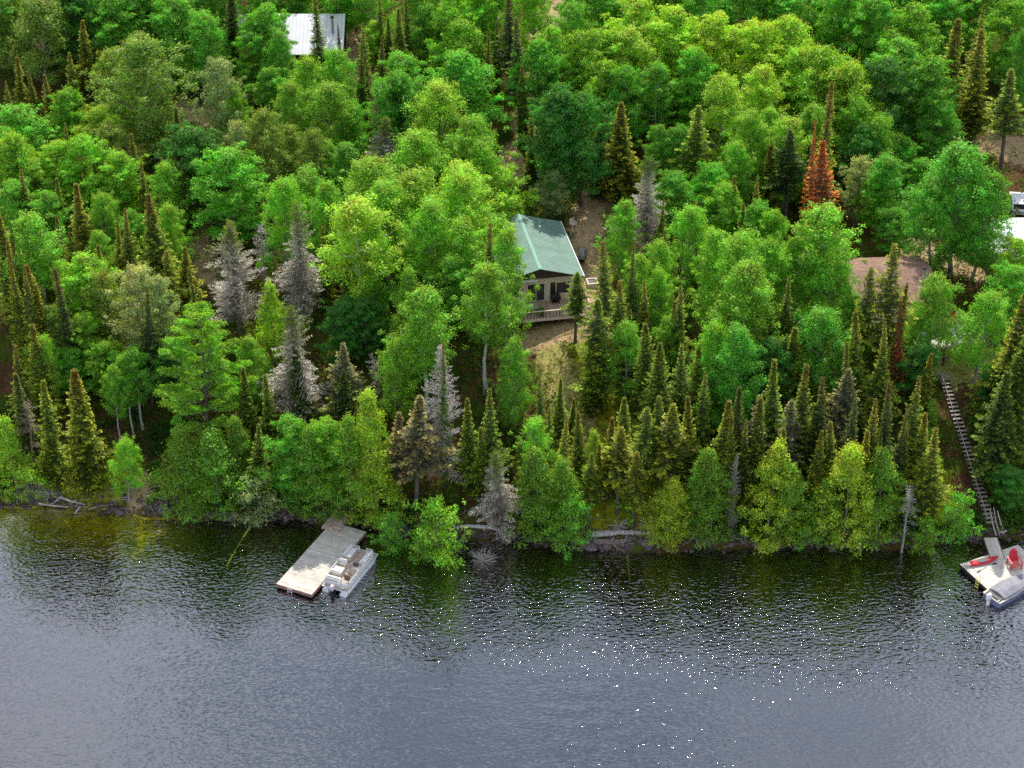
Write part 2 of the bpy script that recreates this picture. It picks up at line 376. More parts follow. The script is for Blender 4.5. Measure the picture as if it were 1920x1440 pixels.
PAL = dict(g=(.16, .36, .008), y=(.22, .39, .010), e=(.105, .32, .012), d=(.05, .19, .014), o=(.17, .27, .03), w=(.24, .32, .12),
           k=(.070, .120, .028), s=(.125, .20, .026), t=(.165, .225, .028), f=(.16, .165, .085), c=(.14, .29, .012), z=(.24, .37, .010), p=(.15, .33, .014),
           r=(.36, .135, .045), G=(.47, .42, .35), B=(.38, .28, .21), L=(.52, .49, .42))
def halfmat():
    m, nt, N, out = newmat('half_dead_needles')
    oi = N('ObjectInfo'); tc = N('TexCoord'); ge = N('NewGeometry'); at = N('Attribute', attribute_name='tint')
    sep = N('SeparateXYZ', Vector=tc.outputs['Generated']); nz = N('TexNoise', Vector=tc.outputs['Object'], Scale=.8, Detail=3.0)
    h = N('Math', operation='ADD', _0=sep.outputs[2], _1=mapr(N, nz.outputs[0], .3, .7, -.18, .18))
    c = mixc(N, mapr(N, h.outputs[0], .55, .85, 0, 1), (.58, .52, .42), oi.outputs['Color'])
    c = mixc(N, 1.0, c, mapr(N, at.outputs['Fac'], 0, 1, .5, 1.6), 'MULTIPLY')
    c = mixc(N, 1.0, c, mapr(N, ge.outputs['Random Per Island'], 0, 1, .6, 1.35), 'MULTIPLY')
    d = N('BsdfDiffuse', Color=c); t = N('BsdfTranslucent', Color=c); a = N('MixShader', _0=.2, _1=d.outputs[0], _2=t.outputs[0])
    nt.links.new(a.outputs[0], out.inputs[0]); return m
HALF = halfmat()
for i in range(2): reg('half', spruce(12, 2.4, .12, dens=.65, gap=1.25, droop=.12, power=.6, width=.055, wob=.45), 12, 2.5, HALF)

TREES = """
birch o 62 0 12 8|poplar o 5 -15 11 6|maple d 130 -25 12 7|maple e 215 -12 12 8|spruce t 145 35 11 3.2 1|spruce t 128 95 9 2.4 1|spruce t 25 103 10 2.6 1.2|spruce t 59 133 8 2.2 1.2|spruce t 88 138 8 2.2 1.2|spruce t 8 150 8 2 1.2
maple e 330 0 12 8|birch e 365 25 11 6|maple e 270 -20 11 6|poplar o 270 72 15 12|poplar o 215 95 12 7|poplar w 402 112 12 7|broad k 428 -25 13 5|maple e 470 25 11 5|spruce s 190 32 7 1.2 1|maple e 38 200 10 7.5|maple g 122 172 9 5|maple y 185 200 9 6|poplar o 200 235 9 7
maple g 25 258 10 6|maple y 100 272 9 6|maple g 160 262 10 6|maple g 60 300 8 5|spruce s 178 277 9 1.7 1|spruce s 4 275 9 2.6 1.2|spruce s 38 317 10 2.8 1|spruce s 105 335 9 2.2 .5|maple g 225 290 9 6|birch g 312 310 9 4.4|maple d 355 245 11 7|maple d 395 255 9 5
maple e 430 290 12 8|poplar w 450 232 11 5|birch g 440 165 9 3.2|maple e 505 8 12 6|maple g 470 80 8 5|birch e 525 62 10 4.5|spruce s 592 -22 13 2.6 .6|spruce k 634 42 7 .9 .5|birch g 575 112 11 5.5|birch g 632 98 11 5.5|birch g 545 160 11 5.5|birch g 610 165 11 6|maple e 505 130 9 5
poplar o 493 215 12 6.5|poplar o 588 245 10 5|spruce t 680 40 12 2.6 .5|spruce s 672 78 11 2.2 .4|spruce s 708 -18 11 2.4 1.3|spruce s 711 63 9 2.2 .8|spruce s 728 33 8 1.8 .8|broad s 747 10 12 3.6 .6|spruce s 762 -10 11 2.2 .4|spruce s 808 55 8 1.7 1.3|spruce s 910 48 12 2 .6|spruce s 932 33 10 1.8 1|lanky k 956 -15 14 3.4 1
maple y 703 42 7 4|maple g 850 -15 12 6|birch g 865 38 10 6|maple g 900 -12 11 6|maple e 800 10 10 5|maple g 828 82 8 5|maple e 752 105 12 7.5|maple e 858 108 12 8|birch y 832 165 13 7|birch g 880 225 12 6.5|maple e 748 145 12 8|maple d 790 190 10 6|poplar e 662 190 8 5|tallbirch e 652 270 9 5
half t 716 220 10 4.4|birch g 790 255 11 6.5|birch g 575 322 10 5.5|birch y 700 300 11 7|birch y 862 312 12 8|birch y 780 330 12 8|maple y 935 322 9 6|birch g 900 270 11 6|poplar o 540 240 9 4.5|maple g 610 265 8 4.5|lanky k 975 28 15 3 .3
maple g 1025 55 12 5|maple e 1010 82 12 6|birch e 1070 10 12 6|maple g 1112 62 12 7|maple y 1198 -5 13 8|maple y 1262 15 13 8|maple e 1310 -25 12 6|maple y 1342 28 13 8|maple y 1415 42 13 8|birch y 1185 60 12 7|maple g 1128 118 11 6|maple d 1045 165 14 7|maple d 1095 180 13 6.5|maple g 1150 60 12 6|tallbirch e 1235 120 11 5|maple e 1175 130 11 5
birch y 1355 150 12 7|birch y 1425 128 12 7|maple e 1300 95 12 6|lanky o 1312 195 12 4|broad t 1168 185 12 5 .6|half t 1217 290 12 4.4|birch g 1400 215 11 5.5|birch g 1440 205 10 5|maple e 1270 235 8 4|birch g 1375 275 10 5|maple e 1262 330 8 5|maple e 1330 315 9 5|poplar w 1035 318 6 4.4|maple e 1230 235 8 4
maple y 1482 38 13 8|maple y 1550 95 13 8|birch g 1555 26 10 3.6|maple y 1502 95 12 7|maple y 1600 125 12 7.5|maple e 1640 -5 13 8|maple e 1590 -20 12 7|maple g 1712 12 13 8|maple e 1690 80 12 8|maple e 1745 110 12 7|maple e 1785 -28 12 7|maple d 1660 120 12 7|spruce t 1791 32 15 4.2 .9|spruce t 1840 8 15 3.6 .6|spruce t 1850 48 15 4.2 .8
lanky s 1906 125 13 4.2 .3|maple g 1900 0 12 7|poplar e 1915 62 11 5|birch y 1480 225 11 6|birch g 1525 200 10 5|spruce t 1555 150 17 3 1.6|rust r 1553 266 14 4|rust r 1532 226 15 1.4|spruce t 1526 285 7 1.1 1|spruce t 1449 268 9 2.6 1.2|lanky k 1488 240 12 4.2 .1|birch g 1657 225 10 4.2|maple e 1702 262 7 4|maple d 1620 235 9 5
birch e 1812 285 14 9|birch e 1850 330 12 6|birch e 1765 340 12 6|poplar w 1612 300 8 5|birch e 1662 300 9 6|maple e 1680 395 6 4|birch g 1600 190 10 5|maple g 1650 330 7 4|maple e 1730 300 6 4|maple e 1765 190 9 5
spruce t 142 345 11 3.2 1.2|spruce t 228 382 11 2.8 1|spruce t 213 408 9 2 1.2|broad s 286 360 14 5 1.2|spruce t 4 390 12 3 1.2|spruce t 130 435 7 1.8 1.2|spruce t 153 448 6 1.2 1.3|tallbirch g 60 402 12 6.5|birch g 190 365 8 3.6|birch g 182 440 7 3.4|birch g 322 388 9 3.8|maple e 20 345 8 5|maple e 85 365 8 5
maple g 155 488 10 7|poplar o 195 515 10 5|poplar w 255 503 12 7|poplar w 300 520 11 5|spruce t 11 450 13 2.2 1.3|spruce t 22 493 13 2.2 1.3|spruce t 39 490 14 2.8 1.2|spruce t 57 490 13 3 1|spruce k 116 504 14 2.6 1.3|spruce k 259 532 14 3.2 .3|spruce s 369 500 11 2.2 1.1|half t 431 414 13 4.8|snag G 486 420 10 3.4|broad t 345 465 9 4 .5
spruce t 64 610 12 3.6 1|maple g 152 588 8 4.2|maple e 133 655 6 4|tallbirch e 250 655 9 4|pine p 370 585 15 11|birch g 470 640 9 3.8|poplar o 90 575 8 4.5|maple g 195 645 7 4.4|spruce k 560 655 10 3|maple e 240 400 7 4
half t 556 378 14 4.8|half t 547 575 14 5.2|birch g 527 345 12 5|birch g 610 345 12 5|tallbirch y 665 368 15 8|birch g 722 352 13 6|birch y 862 330 13 7|birch g 800 380 13 6|lanky t 914 408 14 2.4 1|birch g 868 418 12 6|cedar z 500 528 11 4.6|cedar c 770 500 11 5|tallbirch g 790 555 14 7|tallbirch g 908 503 14 6.4
snag G 706 658 9 2.4|lanky f 642 640 12 3.6 .3|dead L 828 645 16 4|spruce s 828 632 17 1.6 1.3|birch g 965 640 11 4|birch g 948 440 13 5|birch g 925 395 14 6|cedar c 745 590 8 3|birch g 735 640 10 4.4|birch g 700 420 12 4|maple d 640 560 8 5|maple d 690 560 8 4.4|maple e 850 480 10 5
lanky s 1081 512 8 3|lanky t 1146 450 13 2.8 1.3|spruce s 1187 450 13 2.4 .5|birch g 1168 382 9 4.4|birch g 1240 455 10 4.4|spruce t 1303 375 9 2 1|spruce s 1277 533 12 3.2 .7|birch g 1292 395 10 5|birch g 1238 510 9 4|maple g 1350 345 9 5|birch g 1392 437 13 6.5|birch g 1345 440 12 5|birch g 1402 500 14 7.5|birch g 1340 605 12 5|birch e 1385 620 13 6|birch g 1255 600 8 3.6
spruce s 1219 600 12 3.2 .3|broad s 1238 640 13 4.6 .3|spruce s 1285 640 12 3.6 .4|lanky s 1122 560 12 4|lanky s 1128 640 8 4|birch g 1178 610 9 4|tallbirch g 1205 480 10 4|maple e 1420 380 9 5|maple g 1450 395 9 4.6
tallbirch g 1545 392 14 8|birch g 1500 455 11 5|birch g 1460 460 11 5|spruce s 1477 515 12 3.2 .4|broad s 1487 608 10 4 .2|birch e 1550 588 11 6|birch e 1585 650 9 4|lanky s 1630 500 14 3.2 .6|lanky t 1683 458 17 4.2 .5|spruce t 1691 530 13 2.4 1|spruce s 1626 575 14 3.2 .8|spruce t 1681 590 15 3 .8|rust r 1706 560 12 1.5|birch g 1757 520 11 5.2|birch g 1852 553 10 5|broad t 1916 540 16 5.6 .3|broad s 1925 600 16 5 .2
maple y 1908 455 7 4.4|maple e 1905 500 8 5|maple d 1868 700 6 4.4|maple d 1730 640 8 4.4|birch g 1720 590 8 3.4|birch e 1600 560 8 3.4
cedar z 10 785 9 5|snag B 40 750 10 3.4|spruce t 78 715 13 3.2 .6|spruce t 138 692 14 4.2 1.2|tallbirch g 208 690 9 3|tallbirch g 232 675 9 3.4|birch g 228 826 7 3|cedar c 336 810 9 5.4|cedar c 398 805 9 6.2|sapling e 332 785 7 2.4|spruce s 475 795 9 3.2 .2|maple d 300 640 7 4|cedar c 440 790 8 3.6|birch g 70 640 9 3.4|spruce k 30 690 12 3 .3
shrub w 478 895 5 6|maple e 540 790 10 6|maple g 610 790 9 5|cedar c 585 815 10 4.8|cedar c 650 790 11 5|cedar z 692 735 12 5|cedar z 703 865 8 5.4|lanky f 772 730 14 4.4|shrub g 822 938 7 6.4|shrub g 795 985 4 4|spruce s 920 725 13 3.6 .6|half t 938 850 10 4|tallbirch g 1000 787 10 4|cedar c 1012 895 10 5.4|cedar c 1062 865 9 4.6|shrub e 1075 930 6 5|lanky k 640 700 10 3.6|shrub e 730 965 4 4
spruce s 1020 690 11 2 .5|spruce s 1048 712 9 2.6 .3|spruce t 1090 775 9 2.2 1|spruce t 1050 778 10 2.4 1|lanky t 1031 765 8 1.4 .8|spruce t 1143 783 9 2.4 1.3|cedar z 1118 805 7 3|lanky t 1162 800 10 3.2 .6|lanky t 1191 840 9 2.6 .6|lanky t 1266 755 12 4|cedar z 1258 920 7 4.6|shrub g 1185 895 4.5 4|sapling y 1105 875 5 3|lanky s 1110 850 8 2
spruce t 1345 750 13 3.2 1.2|sapling e 1330 690 8 4|cedar c 1345 860 10 4.6|cedar c 1312 850 9 4|spruce s 1425 745 13 3.2 .6|dead G 1376 850 9 1.4|cedar z 1455 850 11 5|cedar c 1500 905 9 5|spruce s 1456 675 14 4.2 .8|spruce s 1508 682 14 3.6 1|spruce k 1556 705 14 3.6 .8|cedar z 1604 850 11 6|cedar c 1668 870 10 5.4|spruce t 1645 750 13 3.2 1.2|spruce k 1677 712 15 2.8 .8|spruce s 1720 700 14 3.2 1|spruce t 1703 800 10 2.4 1
spruce t 1757 800 12 3.6 1|snag L 1708 905 8 2.4|shrub e 1800 925 5.6 5|snag B 1868 795 9 3.6|broad k 1890 690 14 5|shrub g 1752 860 4 3|shrub g 1745 760 4 3|shrub d 1850 770 4 3.4|shrub e 1745 810 3.4 3|shrub d 1868 850 3.6 3.4|shrub g 1730 690 4 3|maple e -15 -60 13 8.0|maple e 60 -110 14 8.0|maple e 150 -90 13 8.0|maple e 240 -80 14 8.0|maple e 330 -100 14 8.0|maple e 420 -90 13 8.0|maple e 500 -70 13 7.0|maple e 555 -95 13 7.0|maple e 640 -85 13 8.0|maple e 1130 -70 13 8.0|maple e 1220 -110 14 8.0|maple e 1310 -120 14 8.0|maple e 1400 -60 13 8.0|maple e 1480 -40 13 8.0|maple e 1560 -90 13 8.0|maple e 1650 -110 14 8.0|maple e 1740 -100 14 8.0|maple e 1830 -80 13 8.0|maple e 1910 -90 13 8.0|birch g 700 -95 13 6.0|birch g 790 -70 13 6.0|birch g 860 -90 13 6.0|birch g 930 -60 13 6.0|birch g 1000 -50 12 5.5|birch g 1090 -80 13 6.0|birch g 1440 -100 13 6.0|spruce k 1600 740 13 3|cedar c 1555 930 7 4|spruce k 1530 760 11 3.2|lanky f 1480 760 12 3.4|lanky f 1585 690 12 3.4|spruce k 1380 720 13 3|shrub g 1740 970 4 3.6|maple d 1900 880 5 4|spruce t 20 430 12 2.4 1|spruce t 75 430 10 2 1|spruce t 100 400 9 2 1|spruce s 175 460 9 2 1|lanky t 60 540 11 2.4 1|spruce t 28 640 11 2.6 1|spruce s 160 760 9 2.6 .6|lanky t 310 470 9 2.4 1|spruce s 345 320 8 2 1|spruce t 120 230 8 2 1|spruce s 205 250 8 1.8 .8|spruce s 985 120 11 2.4 .6|spruce s 1000 200 10 2.2 .4|spruce k 1125 200 11 2.6 .2|lanky t 1165 520 11 2.6 1|spruce t 1215 520 10 2.2 1|spruce s 1180 570 10 2.4 .6|spruce s 1262 560 10 2.2 .8|spruce s 1310 640 11 2.6 .6|spruce t 1300 745 11 2.6 1|lanky s 1240 735 11 2.8 .4|spruce s 1320 690 12 2.8 .6|spruce t 1375 770 12 2.6 1|spruce s 1400 790 11 2.4 .8|lanky f 1412 735 12 2.8 .4|spruce s 1470 800 11 2.6 .6|spruce t 1535 800 11 2.4 1|lanky t 1568 790 11 2.6 1|spruce s 1585 830 10 2.2 .8|spruce t 1625 800 11 2.6 1|spruce s 1662 800 11 2.4 .8|spruce k 1690 770 12 2.6 .6|spruce t 1738 770 11 2.8 1|lanky s 1655 650 12 2.8 .8|spruce s 1605 640 12 2.4 1|spruce t 1745 660 9 2 1|spruce s 1170 740 10 2.6 .4|lanky s 1210 760 11 3 .4|spruce t 985 770 9 2.2 1|spruce s 880 750 11 2.6 .6|spruce s 905 800 9 2.4 .6|lanky f 745 770 11 3 .3|spruce s 500 700 9 2.4 .5|spruce s 455 690 10 2.6 .6|spruce s 1520 330 9 2 .8|spruce t 1425 330 9 2 1|spruce s 1240 370 9 2 .8|spruce s 1112 650 8 2.6 .6|spruce t 1072 745 6 1.8 1|spruce t 1125 830 7 1.8 1|spruce s 245 250 9 2 .8|spruce t 262 300 9 2 1|spruce k 330 200 9 2.2 .3|spruce s 470 270 9 2 .8|spruce t 600 420 10 2.2 1|spruce s 640 470 10 2.2 .6|spruce s 820 250 10 2 .6|spruce t 1080 60 11 2.2 .8|spruce s 1480 130 11 2.2 .6|spruce s 1620 90 12 2.4 .6|spruce s 1380 330 10 2.4 .6|spruce t 1395 380 9 2.2 1|birch g 1560 480 11 5|spruce s 1560 640 10 3|maple d 1440 640 9 5
"""
SPEC = dict(maple=('maple_tree', 'maple'), birch=('birch_tree', 'birch'), tallbirch=('birch_tree', 'birch'), poplar=('poplar_tree', 'poplar'), sapling=('young_tree', 'tree'), shrub=('shrub', 'shrub'),
            spruce=('spruce_tree', 'spruce'), lanky=('spruce_tree', 'spruce'), broad=('spruce_tree', 'spruce'), dead=('dead_spruce', 'dead tree'), rust=('dead_spruce', 'dead tree'),
            snag=('dead_tree', 'dead tree'), cedar=('cedar_tree', 'cedar'), pine=('pine_tree', 'pine'), half=('dying_spruce', 'spruce'))
ADJ = dict(g='green', y='yellow-green', e='emerald', d='deep green', o='olive', w='pale grey-green', k='blackish green', s='dark green', t='olive-brown', f='faded grey-green', c='dense green', z='yellow-green', p='bright green', r='rust-orange', G='bare grey', B='bare brown', L='pale silver')
NOUN = dict(maple='round leafy tree', birch='fine-leaved tree', tallbirch='pale-trunked tree', poplar='loose leafy tree', sapling='small leafy tree', shrub='spreading shrub', spruce='narrow spire spruce', lanky='open-branched spruce',
            broad='broad spruce', dead='dead spruce', rust='dead spruce', snag='leafless dead tree', cedar='cedar', pine='pine with layered plumes', half='half-dead grey-limbed spruce')
TRUNKC = dict(maple=(.16, .13, .10), birch=(.42, .40, .36), tallbirch=(.68, .64, .60), poplar=(.30, .27, .23), sapling=(.22, .2, .16), shrub=(.2, .17, .13), spruce=(.12, .10, .085), lanky=(.15, .13, .11), broad=(.12, .10, .085),
              dead=(.3, .28, .25), rust=(.3, .27, .24), snag=(.3, .27, .24), cedar=(.30, .26, .22), pine=(.2, .16, .13), half=(.24, .22, .2))
SHADE = 1.0
placed = []
def set_tree(kind, pal, X, Y, Z, h, w, brown=0.0, px=0, py=0, tilt=None):
    tm, cm, H0, R0 = PROTO[kind][random.randrange(len(PROTO[kind]))]
    name = SPEC[kind][0]
    root = empty(name, (X, Y, Z), random.uniform(0, 6.28)); root.scale = (w / (2 * R0) * (1.32 if kind in ('spruce', 'lanky', 'broad', 'rust') else 1.14),) * 2 + (h / H0,)
    root.scale.x *= random.uniform(.88, 1.12)
    if tilt: root.rotation_euler = (tilt[0], tilt[1], 0)
    else: root.rotation_euler.x = random.gauss(0, .03); root.rotation_euler.y = random.gauss(0, .03)
    t = bpy.data.objects.new('trunk', tm); c = bpy.data.objects.new('branches' if kind in ('dead', 'snag') else 'crown', cm)
    for o in (t, c): col.objects.link(o); o.parent = root
    k = random.uniform(.88, 1.12)
    t.color = (*TRUNKC[kind], 1) if kind not in ('dead', 'snag') else (*[v * .7 for v in PAL[pal]], 1)
    p = PAL[pal]; c.color = (p[0] * k * random.uniform(.88, 1.12), p[1] * k, p[2] * k, brown * .75)
    placed.append(dict(o=root, kind=kind, pal=pal, X=X, Y=Y, h=h, w=w, px=px, py=py))
    return root
# ------------------------------------------------------------------ sites (flattened pads are part of the terrain)
TH_G = math.atan2(2.1, 11.4)
def rot(th, x, y): return x * math.cos(th) - y * math.sin(th), x * math.sin(th) + y * math.cos(th)
g0 = atz(1013, 504.5, 14.4); ox, oy = rot(TH_G, 0, -.85)
COT = (g0[0] - ox, g0[1] - oy, 10.2)                      # cottage origin: front wall centre at floor height
b0 = atz(1666, 505, 13.9); BRN = (b0[0], b0[1], 10.0); TH_B = rad(4)
pc = rot(TH_G, 0, 6)
PADS += [(COT[0] + pc[0], COT[1] + pc[1], 4.2, 9.55), (COT[0] + 7, COT[1] + 5, 2.5, 9.6), (BRN[0], BRN[1], 5, 9.5)]
w0 = ground(640, 138); WHT = (w0[0], w0[1], w0[2]); PADS.append((WHT[0] - 5.5, WHT[1] + 3.5, 7.5, WHT[2]))
s0 = ground(1880, 520); SHD = (s0[0] + 1, s0[1], s0[2]); PADS.append((SHD[0] + 2, SHD[1] + 4, 6, SHD[2]))
KEEP = []
def keep(x, y, th, hx, hy, ox=0, oy=0):
    a, b = rot(th, ox, oy); KEEP.append((x + a, y + b, math.cos(th), math.sin(th), hx, hy))
keep(COT[0], COT[1], TH_G, 4.6, 8, 0, 4); keep(BRN[0], BRN[1], TH_B, 4.8, 5); keep(WHT[0], WHT[1], 0, 6.5, 4, -6, 4); keep(SHD[0], SHD[1], 0, 4, 3.5, 2.5, 3.5)
def gp(px, py): return ground(px, py)[:2]
PATHS = [  # (pixels, half width m, channel)  0 bare dirt, 1 dry grass, 2 bright moss
    ([(1138, 305), (1128, 350), (1105, 400), (1095, 450), (1112, 500), (1112, 560), (1098, 618)], 2.0, 0), ([(1100, 620), (1030, 632), (990, 640)], 1.8, 0),
    ([(1030, 650), (1045, 700), (1072, 760), (1085, 830), (1080, 920)], 1.7, 1), ([(1090, 660), (1110, 720), (1150, 780)], 1.8, 2), ([(1150, 780), (1165, 850), (1210, 900), (1230, 960)], 2.4, 2), ([(1130, 960), (1180, 955)], 1.6, 2),
    ([(1600, 300), (1680, 285), (1760, 262), (1830, 255), (1930, 290)], 2.6, 0), ([(1700, 400), (1712, 440), (1715, 490)], 1.8, 0), ([(1730, 470), (1850, 520)], 1.5, 0), ([(985, 240), (1000, 160), (1025, 60)], 1.5, 0), ([(1020, 60), (1050, 10)], 2, 0),
    ([(655, 80), (662, 130), (690, 190)], 1.8, 0), ([(640, 180), (700, 200)], 1.5, 0), ([(340, 205), (400, 225)], 1.6, 0), ([(372, 395), (376, 450), (390, 520)], 1.4, 0), ([(258, 900), (262, 935)], 1.2, 0), ([(100, 900), (200, 890)], 3.2, 2),
    ([(1770, 690), (1860, 690), (1900, 720)], 2.2, 1), ([(1750, 900), (1770, 960)], 1.6, 2), ([(660, 800), (680, 900), (700, 910)], 1.8, 0), ([(1040, 240), (960, 290), (960, 340)], 1.6, 0)]
SEGS = []
for pts, w, ch in PATHS:
    q = [gp(*p) for p in pts]
    for a, b in zip(q[:-1], q[1:]): SEGS.append((a, b, w, ch))
def clear_all(X, Y):
    X = np.asarray(X, float); Y = np.asarray(Y, float); out = np.zeros((3,) + X.shape)
    for a, b, w, ch in SEGS:
        ab = b - a; t = np.clip(((X - a[0]) * ab[0] + (Y - a[1]) * ab[1]) / (ab @ ab), 0, 1)
        dd = np.hypot(X - a[0] - t * ab[0], Y - a[1] - t * ab[1])
        out[ch] = np.maximum(out[ch], np.clip(1.25 - dd / w * .8, 0, 1))
    return out
def clear_w(X, Y): return float(clear_all(X, Y).max())

# ------------------------------------------------------------------ terrain sheet (land and lake bed)
def axis(lo, hi, st, far):
    a = list(np.arange(lo, hi + .001, st)); s = st
    while a[-1] < far: s *= 1.35; a.append(a[-1] + s)
    s = st
    while a[0] > -far: s *= 1.35; a.insert(0, a[0] - s)
    return np.array(a)
ax = axis(-74, 74, .6, 2500); ay = axis(118, 262, .6, 3500)
GX, GY = np.meshgrid(ax, ay); GZ = T(GX, GY)
GZ = np.where(GY < 60, -7, GZ)
V = np.stack([GX, GY, GZ], -1).reshape(-1, 3); nx, ny = len(ax), len(ay)
I = (np.arange(ny - 1)[:, None] * nx + np.arange(nx - 1)[None]).reshape(-1)
me = npmesh('ground', V, np.stack([I, I + 1, I + nx + 1, I + nx], 1), [], smooth=True)
cm_ = clear_all(GX, GY).reshape(3, -1); ca = me.attributes.new('clearing', 'FLOAT_COLOR', 'POINT')
ca.data.foreach_set('color', np.concatenate([cm_.T, np.ones((cm_.shape[1], 1))], 1).astype(np.float32).ravel())
m, nt, N, out = newmat('forest_ground')
tc = N('TexCoord'); P_ = tc.outputs['Object']; at = N('Attribute', attribute_name='clearing'); sp = N('SeparateColor', Color=at.outputs['Color'])
n1 = N('TexNoise', Vector=P_, Scale=.35, Detail=6.0, Roughness=.65); n2 = N('TexNoise', Vector=P_, Scale=3.5, Detail=8.0, Roughness=.75); n3 = N('TexNoise', Vector=P_, Scale=1.0, Detail=5.0, Roughness=.7)
litter = ramp(N, n2.outputs[0], [(.3, (.035, .02, .012)), (.5, (.12, .06, .03)), (.7, (.24, .13, .075))])
moss = ramp(N, n2.outputs[0], [(.3, (.025, .05, .01)), (.65, (.13, .16, .02))])
c = mixc(N, mapr(N, n1.outputs[0], .42, .58, 0, 1), litter, moss)
dirt = ramp(N, n2.outputs[0], [(.3, (.30, .18, .085)), (.55, (.54, .38, .21)), (.75, (.70, .56, .38))])
grass = ramp(N, n2.outputs[0], [(.3, (.24, .21, .05)), (.5, (.48, .42, .13)), (.72, (.66, .54, .24))])
mossy = ramp(N, n3.outputs[0], [(.35, (.12, .14, .015)), (.55, (.34, .36, .02)), (.7, (.50, .48, .03))])
def edge(v): return mapr(N, N('Math', operation='ADD', _0=v, _1=mapr(N, n3.outputs[0], .3, .7, -.3, .3)).outputs[0], .3, .65, 0, 1)
c = mixc(N, edge(sp.outputs[2]), c, mossy); c = mixc(N, edge(sp.outputs[1]), c, grass); c = mixc(N, edge(sp.outputs[0]), c, dirt)
geo = N('SeparateXYZ', Vector=P_)
bed1 = ramp(N, n3.outputs[0], [(.3, (.014, .013, .008)), (.5, (.04, .033, .014)), (.68, (.11, .08, .025))])
bed2 = ramp(N, n3.outputs[0], [(.32, (.20, .17, .012)), (.48, (.60, .52, .02)), (.66, (.90, .80, .06))])
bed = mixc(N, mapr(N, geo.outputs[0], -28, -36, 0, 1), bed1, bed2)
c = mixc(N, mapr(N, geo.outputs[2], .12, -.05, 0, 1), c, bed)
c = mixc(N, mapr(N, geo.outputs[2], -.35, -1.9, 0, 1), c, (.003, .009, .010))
p = N('BsdfDiffuse', Color=c); bm_ = N('Bump', Strength=.9, Distance=.25, Height=n2.outputs[0]); nt.links.new(bm_.outputs[0], p.inputs['Normal'])
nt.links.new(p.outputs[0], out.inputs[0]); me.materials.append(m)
go = bpy.data.objects.new('ground', me); col.objects.link(go); tag(go, kind='structure')

# ------------------------------------------------------------------ water
m, nt, N, out = newmat('lake_water')
tc = N('TexCoord'); P_ = tc.outputs['Object']
mp = N('Mapping', Vector=P_); mp.inputs['Rotation'].default_value = (0, 0, rad(-14)); mp.inputs['Scale'].default_value = (1.0, 1.7, 1)
r1 = N('TexNoise', Vector=mp.outputs[0], Scale=WS, Detail=.6, Roughness=.5, Distortion=.4)
mp2 = N('Mapping', Vector=P_); mp2.inputs['Rotation'].default_value = (0, 0, rad(24)); mp2.inputs['Scale'].default_value = (.8, 1.6, 1)
r2 = N('TexNoise', Vector=mp2.outputs[0], Scale=.42, Detail=1.5, Roughness=.5, Distortion=.6)
big = N('TexNoise', Vector=P_, Scale=.035, Detail=3.0, Roughness=.5)
ysep = N('SeparateXYZ', Vector=P_); yy = N('Math', operation='MULTIPLY_ADD', _0=big.outputs[0], _1=14.0, _2=N('Math', operation='MULTIPLY_ADD', _0=ysep.outputs[0], _1=.1, _2=ysep.outputs[1]).outputs[0])
gust = mapr(N, yy.outputs[0], 133, 140, .26, 1.15); gust2 = mapr(N, yy.outputs[0], 133, 140, .55, .9)
r3 = N('TexNoise', Vector=mp.outputs[0], Scale=4.5, Detail=1.0)
w1 = r1
h3 = N('Math', operation='MULTIPLY_ADD', _0=r3.outputs[0], _1=.1, _2=w1.outputs[0]); h2 = N('Math', operation='MULTIPLY', _0=h3.outputs[0], _1=gust); r2g = N('Math', operation='MULTIPLY', _0=r2.outputs[0], _1=gust2); hh = N('Math', operation='ADD', _0=h2.outputs[0], _1=r2g.outputs[0])
bp = N('Bump', Strength=1.0, Distance=WAVE, Height=hh.outputs[0])
fr = N('Fresnel', IOR=1.33); nt.links.new(bp.outputs[0], fr.inputs['Normal'])
fac = N('Math', operation='MULTIPLY', _0=fr.outputs[0], _1=WFAC, clamp=None) if False else N('Math', operation='MULTIPLY', _0=fr.outputs[0], _1=WFAC)
fac.use_clamp = True
gl = N('BsdfGlossy', Roughness=.022); gl.distribution = 'BECKMANN'; gl.inputs[0].default_value = (1, .965, .97, 1); nt.links.new(bp.outputs[0], gl.inputs['Normal'])
tr = N('BsdfTransparent'); tr.inputs[0].default_value = (.92, .95, .74, 1)
mx = N('MixShader', _0=fac.outputs[0], _1=tr.outputs[0], _2=gl.outputs[0]); nt.links.new(mx.outputs[0], out.inputs[0])
wx = axis(-70, 70, 10, 2500)
wy = axis(60, 160, 10, 3000); wy = wy[(wy > -3000)]
X2, Y2 = np.meshgrid(wx, wy[wy < 300]); n_x, n_y = X2.shape[1], X2.shape[0]
V = np.stack([X2, Y2, X2 * 0], -1).reshape(-1, 3); I = (np.arange(n_y - 1)[:, None] * n_x + np.arange(n_x - 1)[None]).reshape(-1)
me = npmesh('water', V, np.stack([I, I + 1, I + n_x + 1, I + n_x], 1), [m]); wo = bpy.data.objects.new('lake_water', me); col.objects.link(wo); tag(wo, kind='structure')

